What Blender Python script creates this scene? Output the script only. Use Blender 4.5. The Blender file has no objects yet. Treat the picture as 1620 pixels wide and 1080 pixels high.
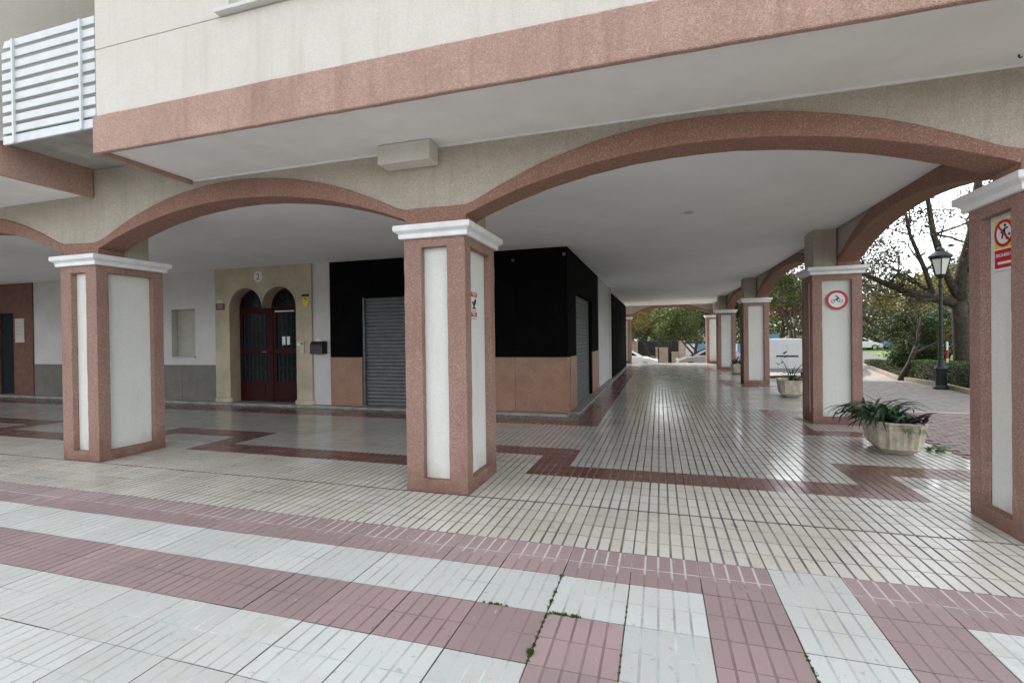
import bpy, math, random
from mathutils import Vector, Matrix
import numpy as np

R = math.radians
random.seed(7)
scene = bpy.context.scene
COL = scene.collection

# ------------------------------------------------------------------ camera
YAW, PIT, ROL = 0.2959, -0.0068, -0.0126
CAM = Vector((0.646, -4.136, 1.4453))
cam_d = bpy.data.cameras.new('camera')
cam_d.sensor_width = 36.0
cam_d.lens = 764.5 / 1620 * 36.0
cam_d.clip_start, cam_d.clip_end = 0.05, 900
cam = bpy.data.objects.new('camera', cam_d)
COL.objects.link(cam)
_f = Vector((-math.sin(YAW) * math.cos(PIT), math.cos(YAW) * math.cos(PIT), math.sin(PIT)))
_r0 = Vector((math.cos(YAW), math.sin(YAW), 0))
_u0 = _r0.cross(_f)
_r = _r0 * math.cos(ROL) + _u0 * math.sin(ROL)
_u = -_r0 * math.sin(ROL) + _u0 * math.cos(ROL)
cam.matrix_world = Matrix(((_r.x, _u.x, -_f.x, CAM.x), (_r.y, _u.y, -_f.y, CAM.y), (_r.z, _u.z, -_f.z, CAM.z), (0, 0, 0, 1)))
scene.camera = cam

def project(p):
    d = Vector(p) - CAM
    z = d.dot(_f)
    if z < 0.05:
        return None
    return 810 + 764.5 * d.dot(_r) / z, 540 - 764.5 * d.dot(_u) / z

# ------------------------------------------------------------------ light
SUN_AZ, SUN_EL = R(-38), R(46)          # azimuth from +Y towards +X
world = bpy.data.worlds.new('World')
scene.world = world
world.use_nodes = True
wn = world.node_tree.nodes
wl = world.node_tree.links
bg = wn['Background']
sky = wn.new('ShaderNodeTexSky')
sky.sky_type = 'NISHITA'
sky.sun_disc = False
sky.sun_elevation = SUN_EL
sky.sun_rotation = SUN_AZ
sky.dust_density = 3.0
sky.air_density = 1.0
sky.ozone_density = 1.0
hs = wn.new('ShaderNodeHueSaturation')
hs.inputs['Saturation'].default_value = 0.22
wl.new(sky.outputs[0], hs.inputs['Color'])
wl.new(hs.outputs[0], bg.inputs['Color'])
bg.inputs['Strength'].default_value = 0.15
sun_d = bpy.data.lights.new('sun', 'SUN')
sun_d.energy = 0.8
sun_d.angle = R(12)
sun_d.color = (1.0, 0.86, 0.68)
sun = bpy.data.objects.new('sun', sun_d)
COL.objects.link(sun)
_sd = Vector((math.sin(SUN_AZ) * math.cos(SUN_EL), math.cos(SUN_AZ) * math.cos(SUN_EL), math.sin(SUN_EL)))
sun.rotation_euler = _sd.to_track_quat('Z', 'Y').to_euler()
scene.view_settings.view_transform = 'Standard'
scene.view_settings.look = 'None'
scene.view_settings.gamma = 1.0
scene.view_settings.exposure = 2.1
scene.cycles.max_bounces = 6
scene.cycles.diffuse_bounces = 4
scene.cycles.glossy_bounces = 3
scene.cycles.use_adaptive_sampling = True
scene.cycles.adaptive_threshold = 0.02
scene.cycles.use_denoising = True

# ------------------------------------------------------------------ materials
def new_mat(name):
    m = bpy.data.materials.new(name)
    m.use_nodes = True
    nt = m.node_tree
    return m, nt, nt.nodes['Principled BSDF']

def N(nt, t, **kw):
    n = nt.nodes.new(t)
    for k, v in kw.items():
        if k in n.inputs:
            n.inputs[k].default_value = v
        else:
            setattr(n, k, v)
    return n

def mixrgb(nt, fac, a, b, blend='MIX'):
    n = nt.nodes.new('ShaderNodeMix')
    n.data_type = 'RGBA'
    n.blend_type = blend
    for sock, v in ((n.inputs[0], fac), (n.inputs[6], a), (n.inputs[7], b)):
        if hasattr(v, 'is_output') or isinstance(v, bpy.types.NodeSocket):
            nt.links.new(v, sock)
        elif isinstance(v, (int, float)):
            sock.default_value = v
        else:
            sock.default_value = (*v, 1.0)
    return n.outputs[2]

def ramp(nt, val, lo, hi, a=0.0, b=1.0):
    n = nt.nodes.new('ShaderNodeMapRange')
    n.inputs['From Min'].default_value = lo
    n.inputs['From Max'].default_value = hi
    n.inputs['To Min'].default_value = a
    n.inputs['To Max'].default_value = b
    nt.links.new(val, n.inputs['Value'])
    return n.outputs[0]

def pos(nt):
    return nt.nodes.new('ShaderNodeNewGeometry').outputs['Position']

def noise(nt, scale, detail=4.0, rough=0.55, vec=None, stretch=None):
    n = N(nt, 'ShaderNodeTexNoise', Scale=scale, Detail=detail, Roughness=rough)
    v = vec or pos(nt)
    if stretch:
        mp = nt.nodes.new('ShaderNodeMapping')
        mp.inputs['Scale'].default_value = stretch
        nt.links.new(v, mp.inputs['Vector'])
        v = mp.outputs[0]
    nt.links.new(v, n.inputs['Vector'])
    return n.outputs['Fac']

def bump(nt, bsdf, height, strength, dist):
    b = N(nt, 'ShaderNodeBump', Strength=strength, Distance=dist)
    nt.links.new(height, b.inputs['Height'])
    nt.links.new(b.outputs[0], bsdf.inputs['Normal'])

def plain(name, col, rough=0.6, metal=0.0, var=0.12, vs=6.0, bs=0.0, bd=0.002, bscale=80.0, spec=0.5):
    m, nt, b = new_mat(name)
    c2 = tuple(max(0, x * (1 - var * 2)) for x in col)
    c3 = tuple(min(1, x * (1 + var)) for x in col)
    nt.links.new(mixrgb(nt, ramp(nt, noise(nt, vs), 0.3, 0.7), c2, c3), b.inputs['Base Color'])
    b.inputs['Roughness'].default_value = rough
    b.inputs['Metallic'].default_value = metal
    b.inputs['Specular IOR Level'].default_value = spec
    if bs:
        bump(nt, b, noise(nt, bscale, 3), bs, bd)
    return m

def stucco(name, col, speck, scale=135.0, bs=0.8, speckle=0.30, stain=(0.5, 0.45, 0.36), stain_amt=0.35, foot=0.0, grain=1.0):
    """rough chip render: grains of several tones, streaky weathering"""
    m, nt, b = new_mat(name)
    p = pos(nt)
    v = N(nt, 'ShaderNodeTexVoronoi', Scale=scale)
    nt.links.new(p, v.inputs['Vector'])
    wn_ = N(nt, 'ShaderNodeTexWhiteNoise')
    wn_.noise_dimensions = '3D'
    nt.links.new(v.outputs['Position'], wn_.inputs['Vector'])
    g = wn_.outputs['Value']
    dark = tuple(x * (1 - .24 * grain) for x in col)
    lite = tuple(min(1, x * (1 + .20 * grain)) for x in col)
    c = mixrgb(nt, g, dark, lite)
    c = mixrgb(nt, ramp(nt, g, 0.86, 0.93, 0, speckle), c, speck)
    big = noise(nt, 1.7, 6, 0.65, p)
    c = mixrgb(nt, ramp(nt, big, 0.35, 0.75, 0, stain_amt), c, tuple(x * y for x, y in zip(col, stain)))
    st = noise(nt, 3.0, 5, 0.6, p, (3.5, 3.5, 0.35))
    c = mixrgb(nt, ramp(nt, st, 0.52, 0.75, 0, stain_amt * 0.9), c, tuple(x * y * 0.9 for x, y in zip(col, stain)))
    if foot:
        sx = nt.nodes.new('ShaderNodeSeparateXYZ')
        nt.links.new(p, sx.inputs[0])
        zz = nt.nodes.new('ShaderNodeMath'); zz.operation = 'ADD'
        nt.links.new(sx.outputs['Z'], zz.inputs[0])
        nz = nt.nodes.new('ShaderNodeMath'); nz.operation = 'MULTIPLY'
        nt.links.new(noise(nt, 5, 5, 0.6, p), nz.inputs[0]); nz.inputs[1].default_value = -0.55
        nt.links.new(nz.outputs[0], zz.inputs[1])
        c = mixrgb(nt, ramp(nt, zz.outputs[0], -0.27, 0.0, foot, 0), c, tuple(x * y for x, y in zip(col, (0.50, 0.42, 0.37))))
    nt.links.new(c, b.inputs['Base Color'])
    b.inputs['Roughness'].default_value = 0.9
    b.inputs['Specular IOR Level'].default_value = 0.25
    h = nt.nodes.new('ShaderNodeMath'); h.operation = 'ADD'
    nt.links.new(v.outputs['Distance'], h.inputs[0])
    nt.links.new(noise(nt, scale * 0.5, 4, 0.6, p), h.inputs[1])
    bump(nt, b, h.outputs[0], bs, 0.006)
    return m

def tile_mat(name, col, rough, polish=False, cell=0.16, warm=None, dirt=0.35, dcol=(0.45, 0.40, 0.33), fleck=None):
    m, nt, b = new_mat(name)
    p = pos(nt)
    sx = nt.nodes.new('ShaderNodeSeparateXYZ'); nt.links.new(p, sx.inputs[0])
    def cellnoise(px, py, ox, oy):
        cx = nt.nodes.new('ShaderNodeCombineXYZ')
        for sock, size, off, o in ((sx.outputs['X'], px, ox, 0), (sx.outputs['Y'], py, oy, 1)):
            a = nt.nodes.new('ShaderNodeMath'); a.operation = 'MULTIPLY_ADD'
            nt.links.new(sock, a.inputs[0]); a.inputs[1].default_value = 1 / size; a.inputs[2].default_value = -off / size + 100
            fl = nt.nodes.new('ShaderNodeMath'); fl.operation = 'FLOOR'
            nt.links.new(a.outputs[0], fl.inputs[0])
            nt.links.new(fl.outputs[0], cx.inputs[o])
        w = N(nt, 'ShaderNodeTexWhiteNoise'); w.noise_dimensions = '2D'
        nt.links.new(cx.outputs[0], w.inputs['Vector'])
        return w.outputs['Value']
    t = cellnoise(TX, TY, X0, 0)
    q = cellnoise(TX / 5, TY / 2, X0, 0)
    lo = tuple(x * (1 - cell) for x in col); hi = tuple(min(1, x * (1 + cell * 0.6)) for x in col)
    c = mixrgb(nt, t, lo, hi)
    c = mixrgb(nt, ramp(nt, q, 0, 1, 0, 0.55), c, warm or tuple(x * 0.86 for x in col))
    big = noise(nt, 0.9, 7, 0.62, p)
    c = mixrgb(nt, ramp(nt, big, 0.42, 0.72, 0, dirt), c, tuple(x * y for x, y in zip(col, dcol)))
    fine = noise(nt, 55, 5, 0.7, p)
    c = mixrgb(nt, ramp(nt, fine, 0.45, 0.8, 0, 0.22), c, tuple(x * 0.6 for x in col))
    spk = noise(nt, 21, 2, 0.5, p)
    c = mixrgb(nt, ramp(nt, spk, 0.67, 0.71, 0, 0.5), c, tuple(x * 0.45 for x in col))
    if fleck:
        c = mixrgb(nt, ramp(nt, noise(nt, 17, 3, 0.6, p, (1.6, .5, 1)), 0.70, 0.74, 0, 0.8), c, fleck)
    blot = noise(nt, 2.6, 6, 0.7, p)
    c = mixrgb(nt, ramp(nt, blot, 0.56, 0.70, 0, dirt), c, tuple(x * y for x, y in zip(col, dcol)))
    nt.links.new(c, b.inputs['Base Color'])
    rg = nt.nodes.new('ShaderNodeMath'); rg.operation = 'MULTIPLY_ADD'
    nt.links.new(noise(nt, 4, 6, 0.65, p), rg.inputs[0]); rg.inputs[1].default_value = 0.34 if polish else 0.22
    rg.inputs[2].default_value = rough - (0.13 if polish else 0.08)
    nt.links.new(rg.outputs[0], b.inputs['Roughness'])
    b.inputs['Specular IOR Level'].default_value = 0.85 if polish else 0.35
    bump(nt, b, noise(nt, 28 if polish else 120, 4, 0.6, p), 0.03 if polish else 0.35, 0.002)
    return m

def leaf_mat(name, a, bcol, c3=None):
    m, nt, b = new_mat(name)
    g = nt.nodes.new('ShaderNodeNewGeometry')
    r = g.outputs['Random Per Island']
    col = mixrgb(nt, ramp(nt, r, 0.0, 0.8), a, bcol)
    if c3:
        col = mixrgb(nt, ramp(nt, r, 0.8, 0.95), col, c3)
    nt.links.new(col, b.inputs['Base Color'])
    b.inputs['Roughness'].default_value = 0.5
    b.inputs['Specular IOR Level'].default_value = 0.3
    tr = nt.nodes.new('ShaderNodeBsdfTranslucent')
    nt.links.new(col, tr.inputs['Color'])
    ms = nt.nodes.new('ShaderNodeMixShader'); ms.inputs[0].default_value = 0.3
    nt.links.new(b.outputs[0], ms.inputs[1]); nt.links.new(tr.outputs[0], ms.inputs[2])
    nt.links.new(ms.outputs[0], nt.nodes['Material Output'].inputs['Surface'])
    return m

# floor tile module
TX, TY, X0 = 0.40, 0.415, -1.1346

M = {}
M['red'] = stucco('terracotta_render', (0.35, 0.218, 0.178), (0.60, 0.50, 0.43), foot=0.8)
M['band'] = stucco('terracotta_band', (0.325, 0.183, 0.14), (0.6, 0.45, 0.36), stain_amt=0.25)
M['fascia'] = stucco('terracotta_fascia', (0.50, 0.33, 0.265), (0.62, 0.45, 0.36), stain=(0.55, 0.5, 0.5), stain_amt=0.5)
M['beige'] = stucco('beige_render', (0.52, 0.475, 0.40), (0.60, 0.48, 0.40), stain=(0.74, 0.72, 0.67), stain_amt=0.6, grain=0.9)
M['cream'] = stucco('cream_render', (0.67, 0.64, 0.58), (0.5, 0.4, 0.28), scale=110, bs=0.4, speckle=0.10, grain=0.28, stain=(0.82, 0.79, 0.71), stain_amt=0.45)
M['panel'] = stucco('white_render', (0.70, 0.705, 0.665), (0.74, 0.72, 0.68), scale=150, bs=0.4, speckle=0.15, grain=0.35, foot=0.5, stain=(0.85, 0.83, 0.76), stain_amt=0.4)
M['cap'] = plain('white_paint', (0.78, 0.78, 0.78), 0.55, var=0.05, bs=0.15, bscale=30)
M['soffit'] = plain('soffit_paint', (0.84, 0.83, 0.81), 0.85, var=0.035, vs=2.5, bs=0.2, bscale=40)
M['ceiling'] = plain('ceiling_paint', (0.85, 0.855, 0.86), 0.8, var=0.025, vs=1.5, bs=0.12, bscale=25)
M['wallwhite'] = plain('wall_paint', (0.56, 0.555, 0.535), 0.75, var=0.05, vs=2, bs=0.15, bscale=50)
M['dado'] = plain('grey_dado', (0.15, 0.143, 0.125), 0.6, var=0.12, vs=3, bs=0.2, bscale=60)
M['black'] = plain('black_cladding', (0.004, 0.004, 0.0045), 0.85, var=0.3, vs=3, spec=0.05)
M['stone'] = plain('beige_limestone', (0.47, 0.405, 0.30), 0.65, var=0.12, vs=2.2, bs=0.2, bscale=40)
M['plinth'] = plain('plinth_stone', (0.30, 0.28, 0.25), 0.6, var=0.2, vs=5)
M['darkred'] = plain('dark_red_paint', (0.036, 0.005, 0.005), 0.6, var=0.15, vs=4, spec=0.15)
M['iron'] = plain('black_iron', (0.012, 0.012, 0.013), 0.45, var=0.2)
M['shutter'] = plain('shutter_grey', (0.125, 0.14, 0.145), 0.5, metal=0.3, var=0.1, vs=5)
M['brownred'] = plain('brown_red_cladding', (0.16, 0.065, 0.045), 0.6, var=0.15)
M['railpaint'] = plain('rail_enamel', (0.62, 0.655, 0.655), 0.4, var=0.05)
M['balcony'] = plain('balcony_concrete', (0.40, 0.39, 0.36), 0.9, var=0.15, vs=4, bs=0.3)
M['whitepaint'] = plain('white_enamel', (0.74, 0.75, 0.75), 0.4, var=0.03)
M['blackpaint'] = plain('black_enamel', (0.015, 0.015, 0.017), 0.4)
M['redpaint'] = plain('red_enamel', (0.50, 0.012, 0.025), 0.45, var=0.05)
M['yellow'] = plain('yellow_enamel', (0.75, 0.55, 0.02), 0.45, var=0.05)
M['ink'] = plain('black_ink', (0.02, 0.022, 0.025), 0.6)
M['grey_ink'] = plain('grey_ink', (0.22, 0.24, 0.25), 0.6)
M['plaque'] = plain('brown_plaque', (0.10, 0.03, 0.025), 0.4)
M['plastic'] = plain('ivory_plastic', (0.55, 0.52, 0.44), 0.45, var=0.05)
M['steel'] = plain('steel', (0.5, 0.5, 0.5), 0.3, metal=1.0, var=0.05)
M['blind'] = plain('blind_slats', (0.42, 0.41, 0.36), 0.6, var=0.05)
M['concrete'] = plain('planter_concrete', (0.50, 0.45, 0.35), 0.85, var=0.2, vs=9, bs=0.4, bscale=70)
M['soil'] = plain('soil', (0.03, 0.02, 0.014), 0.95, var=0.3, bs=0.8, bd=0.02, bscale=40)
M['lampgreen'] = plain('dark_green_iron', (0.008, 0.016, 0.014), 0.5, var=0.2)
M['opal'] = plain('opal_glass', (0.72, 0.72, 0.68), 0.3, var=0.03)
M['bark'] = plain('bark', (0.060, 0.045, 0.032), 0.9, var=0.35, vs=14, bs=0.8, bd=0.02, bscale=22)
M['grass'] = plain('lawn', (0.085, 0.15, 0.03), 0.9, var=0.3, vs=1.5, bs=0.6, bd=0.03, bscale=30)
M['earth'] = plain('bed_earth', (0.11, 0.085, 0.055), 0.95, var=0.3, vs=3, bs=0.6, bd=0.02, bscale=30)
M['asphalt'] = plain('street_surface', (0.10, 0.098, 0.095), 0.9, var=0.2, vs=3, bs=0.3, bscale=90)
M['kerb'] = plain('kerb_stone', (0.26, 0.22, 0.17), 0.8, var=0.2, vs=6, bs=0.3)
M['paver_pink'] = plain('paver_pink', (0.235, 0.175, 0.155), 0.75, var=0.2, vs=7, bs=0.3)
M['paver_grey'] = plain('paver_grey', (0.26, 0.235, 0.215), 0.75, var=0.2, vs=7, bs=0.3)
M['paver_pale'] = plain('paver_pale', (0.48, 0.46, 0.43), 0.7, var=0.1, vs=7, bs=0.3)
def joint():
    m, nt, b = new_mat('joint_dirt')
    p = pos(nt)
    c = mixrgb(nt, ramp(nt, noise(nt, 1.3, 5, 0.65, p), 0.44, 0.58), (0.022, 0.021, 0.016), (0.27, 0.25, 0.22))
    nt.links.new(c, b.inputs['Base Color']); b.inputs['Roughness'].default_value = 0.95
    return m
M['joint'] = joint()
M['carwhite'] = plain('car_paint_white', (0.74, 0.75, 0.76), 0.25, var=0.02)
M['carblue'] = plain('car_paint_blue', (0.10, 0.20, 0.36), 0.25, var=0.02)
M['cargrey'] = plain('car_paint_grey', (0.30, 0.31, 0.33), 0.25, var=0.02)
M['glass'] = plain('dark_glass', (0.015, 0.02, 0.022), 0.12, var=0.1, spec=0.06)
M['tyre'] = plain('tyre_rubber', (0.015, 0.015, 0.015), 0.8)
M['tail'] = plain('tail_light_red', (0.35, 0.01, 0.01), 0.25)
M['pinkwall'] = plain('pink_render', (0.50, 0.37, 0.30), 0.85, var=0.12, vs=4, bs=0.2)
M['yellowwall'] = plain('ochre_render', (0.40, 0.33, 0.24), 0.85, var=0.12, vs=4)
M['gate'] = plain('gate_metal', (0.014, 0.016, 0.018), 0.5)
M['bluepanel'] = plain('blue_panel', (0.10, 0.30, 0.45), 0.5, var=0.05)
M['brick'] = plain('far_brick', (0.42, 0.26, 0.19), 0.85, var=0.15)
M['leafdark'] = leaf_mat('leaf_dark', (0.013, 0.032, 0.010), (0.036, 0.072, 0.020), (0.072, 0.094, 0.022))
M['leafgreen'] = leaf_mat('leaf_green', (0.025, 0.054, 0.013), (0.072, 0.112, 0.022), (0.144, 0.151, 0.029))
M['leafyellow'] = leaf_mat('leaf_yellow', (0.065, 0.079, 0.014), (0.173, 0.151, 0.025), (0.216, 0.137, 0.036))
M['leafolive'] = leaf_mat('leaf_olive', (0.032, 0.043, 0.022), (0.079, 0.083, 0.040), (0.144, 0.101, 0.058))
M['leafpink'] = leaf_mat('leaf_autumn', (0.115, 0.058, 0.029), (0.216, 0.115, 0.065), (0.101, 0.094, 0.029))
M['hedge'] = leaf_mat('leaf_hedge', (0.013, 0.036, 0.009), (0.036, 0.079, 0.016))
M['hedge_lit'] = leaf_mat('leaf_hedge_lit_top', (0.036, 0.086, 0.014), (0.079, 0.144, 0.025))  # lighter copy of the hedge leaf: skylight on the top put into colour
M['strap'] = leaf_mat('strap_leaf', (0.010, 0.032, 0.016), (0.030, 0.075, 0.028))
M['straplight'] = leaf_mat('strap_leaf_light', (0.05, 0.11, 0.03), (0.12, 0.20, 0.07))
M['purple'] = leaf_mat('purple_leaf', (0.018, 0.010, 0.016), (0.045, 0.020, 0.030))
M['moss'] = leaf_mat('moss_leaf', (0.03, 0.07, 0.010), (0.09, 0.16, 0.02))
M['t_white'] = tile_mat('tile_white', (0.585, 0.60, 0.575), 0.60, cell=0.17, warm=(0.53, 0.54, 0.49), dirt=0.6, dcol=(0.80, 0.78, 0.70))
M['t_pink'] = tile_mat('tile_pink', (0.365, 0.265, 0.258), 0.60, cell=0.22, dirt=0.55, dcol=(0.70, 0.78, 0.76), fleck=(0.60, 0.56, 0.54))
M['t_cream'] = tile_mat('tile_cream', (0.66, 0.64, 0.58), 0.28, True, cell=0.14, warm=(0.57, 0.53, 0.43), dirt=0.45, dcol=(0.66, 0.60, 0.48))
M['t_polish'] = tile_mat('tile_polished', (0.57, 0.555, 0.51), 0.11, True, cell=0.10, warm=(0.54, 0.505, 0.43), dirt=0.30, dcol=(0.7, 0.65, 0.55))
M['t_red'] = tile_mat('tile_dark_red', (0.185, 0.080, 0.066), 0.20, True, cell=0.25, dirt=0.4, dcol=(0.6, 0.6, 0.55))
M['t_grey'] = tile_mat('tile_grey', (0.20, 0.19, 0.17), 0.22, True, cell=0.2)
M['g_white'] = plain('groove_pale', (0.50, 0.53, 0.51), 0.85, var=0.2, vs=3)
M['g_pink'] = plain('groove_pink', (0.275, 0.19, 0.19), 0.85, var=0.2, vs=3)
def lime():
    m, nt, b = new_mat('groove_lime')
    p = pos(nt)
    sx = nt.nodes.new('ShaderNodeSeparateXYZ'); nt.links.new(p, sx.inputs[0])
    a = nt.nodes.new('ShaderNodeMath'); a.operation = 'MULTIPLY_ADD'
    nt.links.new(noise(nt, 9, 4, 0.6, p), a.inputs[0]); a.inputs[1].default_value = -0.5
    nt.links.new(sx.outputs['Y'], a.inputs[2])
    c = mixrgb(nt, ramp(nt, a.outputs[0], -2.5 * TY - .34, -2.5 * TY - .22), (0.275, 0.19, 0.19), (0.56, 0.51, 0.48))
    nt.links.new(c, b.inputs['Base Color']); b.inputs['Roughness'].default_value = 0.9
    return m
M['g_lime'] = lime()
M['g_cream'] = plain('groove_grime', (0.29, 0.27, 0.23), 0.85, var=0.35, vs=2)
M['g_in'] = plain('groove_dark', (0.20, 0.19, 0.165), 0.8, var=0.3, vs=2)
M['g_red'] = plain('groove_red', (0.25, 0.17, 0.145), 0.8, var=0.3, vs=3)

# ------------------------------------------------------------------ mesh helpers
class MB:
    def __init__(self):
        self.v, self.f, self.m = [], [], []
    def quad(self, a, b, c, d, mi=0):
        i = len(self.v)
        self.v += [a, b, c, d]
        self.f.append((i, i + 1, i + 2, i + 3)); self.m.append(mi)
    def tri(self, a, b, c, mi=0):
        i = len(self.v)
        self.v += [a, b, c]
        self.f.append((i, i + 1, i + 2)); self.m.append(mi)
    def box(self, x0, x1, y0, y1, z0, z1, mi=0):
        i = len(self.v)
        self.v += [(x0, y0, z0), (x1, y0, z0), (x1, y1, z0), (x0, y1, z0), (x0, y0, z1), (x1, y0, z1), (x1, y1, z1), (x0, y1, z1)]
        for q in ((3, 2, 1, 0), (4, 5, 6, 7), (0, 1, 5, 4), (1, 2, 6, 5), (2, 3, 7, 6), (3, 0, 4, 7)):
            self.f.append(tuple(i + k for k in q)); self.m.append(mi)
    def poly(self, pts, mi=0):
        i = len(self.v)
        self.v += list(pts)
        self.f.append(tuple(range(i, i + len(pts)))); self.m.append(mi)
    def prism(self, pts, fn, a, b, mi=0):
        """pts: 2D outline (ccw), fn(u,v,w)->xyz, extruded w from a to b"""
        n = len(pts); i = len(self.v)
        self.v += [fn(u, v, a) for u, v in pts] + [fn(u, v, b) for u, v in pts]
        self.f.append(tuple(range(i + n - 1, i - 1, -1))); self.m.append(mi)
        self.f.append(tuple(range(i + n, i + 2 * n))); self.m.append(mi)
        for k in range(n):
            k2 = (k + 1) % n
            self.f.append((i + k, i + k2, i + n + k2, i + n + k)); self.m.append(mi)
    def lathe(self, prof, seg=16, c=(0, 0, 0), mi=0, sx=1, sy=1, rot=0.0):
        i = len(self.v)
        for r, z in prof:
            for k in range(seg):
                a = 2 * math.pi * k / seg + rot
                self.v.append((c[0] + r * sx * math.cos(a), c[1] + r * sy * math.sin(a), c[2] + z))
        for j in range(len(prof) - 1):
            for k in range(seg):
                k2 = (k + 1) % seg
                self.f.append((i + j * seg + k, i + j * seg + k2, i + (j + 1) * seg + k2, i + (j + 1) * seg + k)); self.m.append(mi)
        self.f.append(tuple(i + k for k in range(seg - 1, -1, -1))); self.m.append(mi)
        e = i + (len(prof) - 1) * seg
        self.f.append(tuple(e + k for k in range(seg))); self.m.append(mi)
    def tube(self, pts, rads, seg=6, mi=0):
        i = len(self.v)
        n = len(pts)
        for j in range(n):
            p = Vector(pts[j])
            d = (Vector(pts[min(j + 1, n - 1)]) - Vector(pts[max(j - 1, 0)]))
            if d.length < 1e-6:
                d = Vector((0, 0, 1))
            d.normalize()
            a = d.cross(Vector((0.31, 0.77, 0.55))).normalized()
            b = d.cross(a)
            for k in range(seg):
                t = 2 * math.pi * k / seg
                self.v.append(tuple(p + (a * math.cos(t) + b * math.sin(t)) * rads[j]))
        for j in range(n - 1):
            for k in range(seg):
                k2 = (k + 1) % seg
                self.f.append((i + j * seg + k, i + j * seg + k2, i + (j + 1) * seg + k2, i + (j + 1) * seg + k)); self.m.append(mi)
        self.f.append(tuple(i + k for k in range(seg - 1, -1, -1))); self.m.append(mi)
        self.f.append(tuple(i + (n - 1) * seg + k for k in range(seg))); self.m.append(mi)
    def mesh(self, name, mats):
        me = bpy.data.meshes.new(name)
        me.from_pydata([tuple(x) for x in self.v], [], self.f)
        for m in mats:
            me.materials.append(m)
        if any(self.m):
            me.polygons.foreach_set('material_index', self.m)
        me.update()
        return me
    def build(self, name, mats, parent=None, bevel=0.0, smooth=False, seg=2):
        if not isinstance(mats, (list, tuple)):
            mats = [mats]
        me = self.mesh(name, mats)
        if smooth:
            me.polygons.foreach_set('use_smooth', [True] * len(me.polygons))
        return link(name, me, parent, bevel, seg)

def link(name, me, parent=None, bevel=0.0, seg=2):
    o = bpy.data.objects.new(name, me)
    COL.objects.link(o)
    if parent is not None:
        o.parent = parent
        o.matrix_parent_inverse = parent.matrix_world.inverted() if parent.type != 'EMPTY' else PINV(parent)
    if bevel:
        b = o.modifiers.new('bevel', 'BEVEL')
        b.width = bevel; b.segments = seg; b.limit_method = 'ANGLE'; b.angle_limit = R(40)
    return o

def PINV(parent):
    m = Matrix.Translation(parent.location) @ parent.rotation_euler.to_matrix().to_4x4()
    return m.inverted()

def tag(o, label=None, cat=None, group=None, kind=None):
    if label: o['label'] = label
    if cat: o['category'] = cat
    if group: o['group'] = group
    if kind: o['kind'] = kind
    return o

def empty(name, loc=(0, 0, 0), rz=0.0, label=None, cat=None, group=None):
    o = bpy.data.objects.new(name, None)
    COL.objects.link(o)
    o.location = loc
    o.rotation_euler = (0, 0, rz)
    o.empty_display_size = 0.1
    return tag(o, label, cat, group)

def box(name, mats, parent, x0, x1, y0, y1, z0, z1, bevel=0.0):
    b = MB(); b.box(x0, x1, y0, y1, z0, z1)
    return b.build(name, mats, parent, bevel)

def roughen(o, cut, amp, scale=7.0):
    """split long edges and push the points a little: hand-laid render has no ruler edges"""
    import bmesh
    from mathutils import noise as mn
    bm = bmesh.new(); bm.from_mesh(o.data)
    for _ in range(8):
        es = [e for e in bm.edges if e.calc_length() > cut]
        if not es: break
        bmesh.ops.subdivide_edges(bm, edges=es, cuts=1, use_grid_fill=True)
    for v in bm.verts:
        n = mn.noise_vector(v.co * scale) * .65 + mn.noise_vector(v.co * scale * 3.1) * .35
        v.co += n * amp
    bm.to_mesh(o.data); bm.free()

def local_box(name, mats, parent, x0, x1, y0, y1, z0, z1, bevel=0.0, seg=2):
    """coordinates are local to the parent"""
    b = MB(); b.box(x0, x1, y0, y1, z0, z1)
    return lchild(name, b, mats, parent, bevel, seg)

def lchild(name, mb, mats, parent, bevel=0.0, seg=2, smooth=False):
    if not isinstance(mats, (list, tuple)):
        mats = [mats]
    me = mb.mesh(name, mats)
    if smooth:
        me.polygons.foreach_set('use_smooth', [True] * len(me.polygons))
    o = bpy.data.objects.new(name, me)
    COL.objects.link(o)
    o.parent = parent
    if bevel:
        b = o.modifiers.new('bevel', 'BEVEL')
        b.width = bevel; b.segments = seg; b.limit_method = 'ANGLE'; b.angle_limit = R(40)
    return o

def text_mesh(name, body, size, mat, parent, mw):
    cu = bpy.data.curves.new(name, 'FONT')
    cu.body = body; cu.size = size; cu.align_x = 'CENTER'; cu.align_y = 'CENTER'; cu.extrude = 0.0008
    tmp = bpy.data.objects.new(name + '_tmp', cu)
    COL.objects.link(tmp)
    dg = bpy.context.evaluated_depsgraph_get()
    me = bpy.data.meshes.new_from_object(tmp.evaluated_get(dg))
    bpy.data.objects.remove(tmp)
    me.materials.clear(); me.materials.append(mat)
    o = bpy.data.objects.new(name, me)
    COL.objects.link(o)
    o.parent = parent
    o.matrix_local = mw
    return o

# ------------------------------------------------------------------ terrain
def gz(x, y):
    t = min(max((y - 6) / 20, 0), 1)
    s = -0.95 * t * t
    pk = max(s, -0.38)
    k = min(max((x - 6.0) / 2.5, 0), 1)
    if y > 26:
        k *= min(1, max(0, (x - 8) / 4))
    return s * (1 - k) + pk * k

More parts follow.
